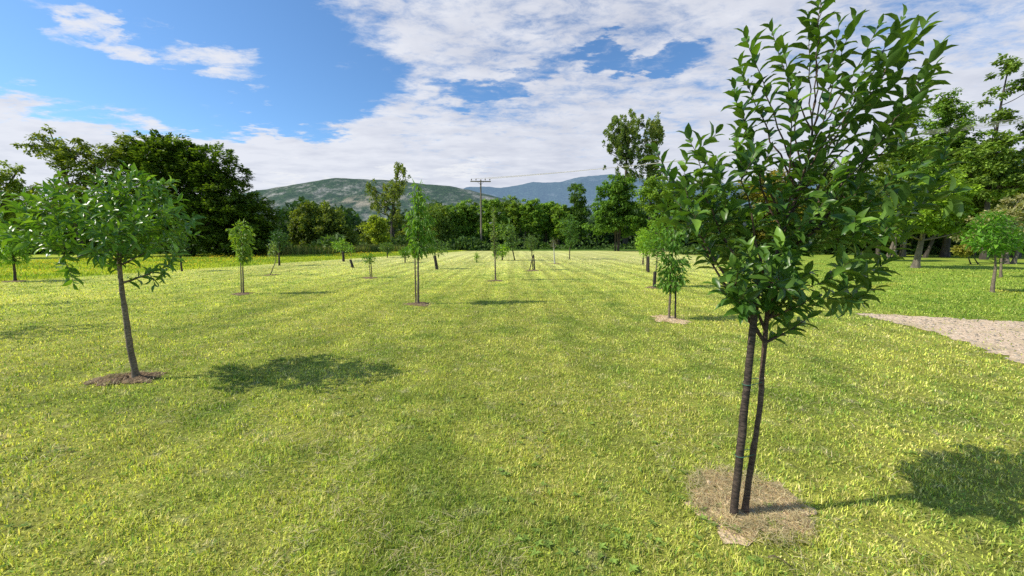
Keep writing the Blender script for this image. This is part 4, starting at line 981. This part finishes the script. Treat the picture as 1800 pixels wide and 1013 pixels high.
def blob(p0, p1, halfpx, soft=(1.32, .62), vec=None):
    a = azel(*p0); c = azel(*p1); cen = (a + c) / 2; d = c - a; ln = np.linalg.norm(d) / 2; rot = math.atan2(d[1], d[0])
    mx_, my_ = (p0[0] + p1[0]) / 2, (p0[1] + p1[1]) / 2
    hw = np.linalg.norm(azel(mx_, my_ + halfpx) - azel(mx_, my_ - halfpx)) / 2
    m = b.mapping(vec or AE, loc=(cen[0], cen[1], 0), rot=(0, 0, rot), scale=(ln, hw, 1), vt='TEXTURE')
    l = b.n('ShaderNodeVectorMath', operation='LENGTH'); b.l(m, l.inputs[0])
    return b.ramp(l.outputs['Value'], soft[0], soft[1])
def mx_(*a):
    r = a[0]
    for q in a[1:]: r = b.math('MAXIMUM', r, q)
    return r
hole = mx_(blob((-260, 60), (640, 55), 165), blob((170, 165), (690, 150), 90), blob((-200, 0), (560, -160), 200), blob((-150, 120), (160, 150), 40),
           b.math('MULTIPLY', blob((990, 122), (1240, 98), 20), .62), b.math('MULTIPLY', blob((740, 170), (1010, 130), 20), .45),
           b.math('MULTIPLY', blob((850, 40), (1050, 60), 26), .20), b.math('MULTIPLY', blob((590, 40), (700, 90), 70), .35),
           b.math('MULTIPLY', blob((300, 235), (520, 225), 18), .5), b.math('MULTIPLY', blob((1560, 240), (1640, 235), 22), .4))
wisp = mx_(blob((-10, 22), (350, 128), 30, (1.4, .2)), blob((210, 75), (500, 150), 42, (1.35, .25)), b.math('MULTIPLY', blob((-10, 150), (90, 150), 20, (1.3, .2)), .5),
           b.math('MULTIPLY', blob((400, 215), (500, 235), 14, (1.3, .2)), .6))
PLs = b.mapping(PL, scale=(1, 1.5, 1))
n1 = b.noise(PLs, 1.6, 8, .60, .3); n2 = b.noise(b.mapping(PLs, loc=(4, 8, 0)), 8.5, 7, .68, .3)
nn = b.math('ADD', b.math('MULTIPLY', n1, .5), b.math('MULTIPLY', n2, .5))
dens = b.math('ADD', b.math('SUBTRACT', b.math('MULTIPLY', b.math('SUBTRACT', nn, .5), 3.3), b.math('MULTIPLY', hole, 1.15)), b.math('MULTIPLY', wisp, 1.12))
dens = b.math('ADD', dens, b.math('ADD', .80, b.ramp(el, .34, .12, 0, .45)))
# unseen sky overhead and behind mostly cleared of cloud to weaken the fill light
clear = b.math('MAXIMUM', b.ramp(el, .62, .80), b.ramp(y, .02, -.35))
dens = b.math('SUBTRACT', dens, b.math('MULTIPLY', clear, .62))
bank = mx_(blob((-300, 250), (230, 262), 70, (1.25, .5)), blob((100, 290), (700, 270), 46, (1.3, .5)))
dens = b.math('ADD', dens, b.math('MULTIPLY', bank, .55))
cov = b.ramp(dens, .08, 1.02)
# cloud tone
lowb = b.ramp(el, .42, .18)
tone = b.math('ADD', b.math('MULTIPLY', b.math('SUBTRACT', b.noise(b.mapping(PLs, loc=(.05, .0, 0)), 3.2, 7, .6), .5), 1.8), .60)
leftb = b.ramp(az, .15, -.55)
tone = b.math('ADD', tone, b.math('MULTIPLY', leftb, .30))
tone = b.math('ADD', tone, b.math('MULTIPLY', wisp, .4), clamp=True)
cc = b.mix(tone, (5.4, 5.75, 6.9), (8.2, 8.4, 9.1))
# far cumulus heads low over the hills
cu = mx_(blob((560, 330), (625, 324), 12, (1.2, .7)), blob((650, 312), (745, 314), 20, (1.2, .7)), blob((770, 300), (860, 292), 20, (1.2, .6)), blob((470, 318), (545, 312), 10, (1.2, .5)))
PW = b.noise(b.mapping(AE, scale=(1, 1.3, 1)), 60, 4, .6)
cc = b.mix(b.math('MULTIPLY', cu, b.ramp(PW, .35, .55, .3, .9)), cc, (8.8, 8.9, 9.2))
cov = b.math('MAXIMUM', cov, b.math('MULTIPLY', cu, .8))
skyc = b.mix(1., sky.outputs[0], (1.02, 1.42, 1.75), 'MULTIPLY')
fin = b.mix(b.math('MULTIPLY', cov, .96), skyc, cc)
b.l(fin, bg.inputs[0]); b.l(bg.outputs[0], wo.inputs[0])

sl = bpy.data.lights.new('sun', 'SUN'); sl.energy = 5.0; sl.angle = radians(.6); sl.color = (1, .94, .82)
so = bpy.data.objects.new('sun', sl); COL.objects.link(so)
from mathutils import Vector
dvec = Vector((DIRX * cos(SUN_EL), DIRY * cos(SUN_EL), -sin(SUN_EL)))
so.rotation_euler = dvec.to_track_quat('-Z', 'Y').to_euler(); so.location = (-20, -3, 20)

# ------------------------------------------------------------------ camera and render
cam = bpy.data.cameras.new('camera'); co = bpy.data.objects.new('camera', cam); COL.objects.link(co); scene.camera = co
cam.sensor_width = 36; cam.lens = F / 1800 * 36; cam.clip_end = 30000; cam.clip_start = .05
co.location = (0, 0, H); co.rotation_euler = (pi / 2 - TH, 0, 0)
scene.view_settings.view_transform = 'Standard'; scene.view_settings.look = 'None'; scene.view_settings.exposure = 0
c = scene.cycles; c.max_bounces = 5; c.diffuse_bounces = 3; c.glossy_bounces = 2; c.transmission_bounces = 3; c.use_denoising = False
c.sample_clamp_indirect = 4
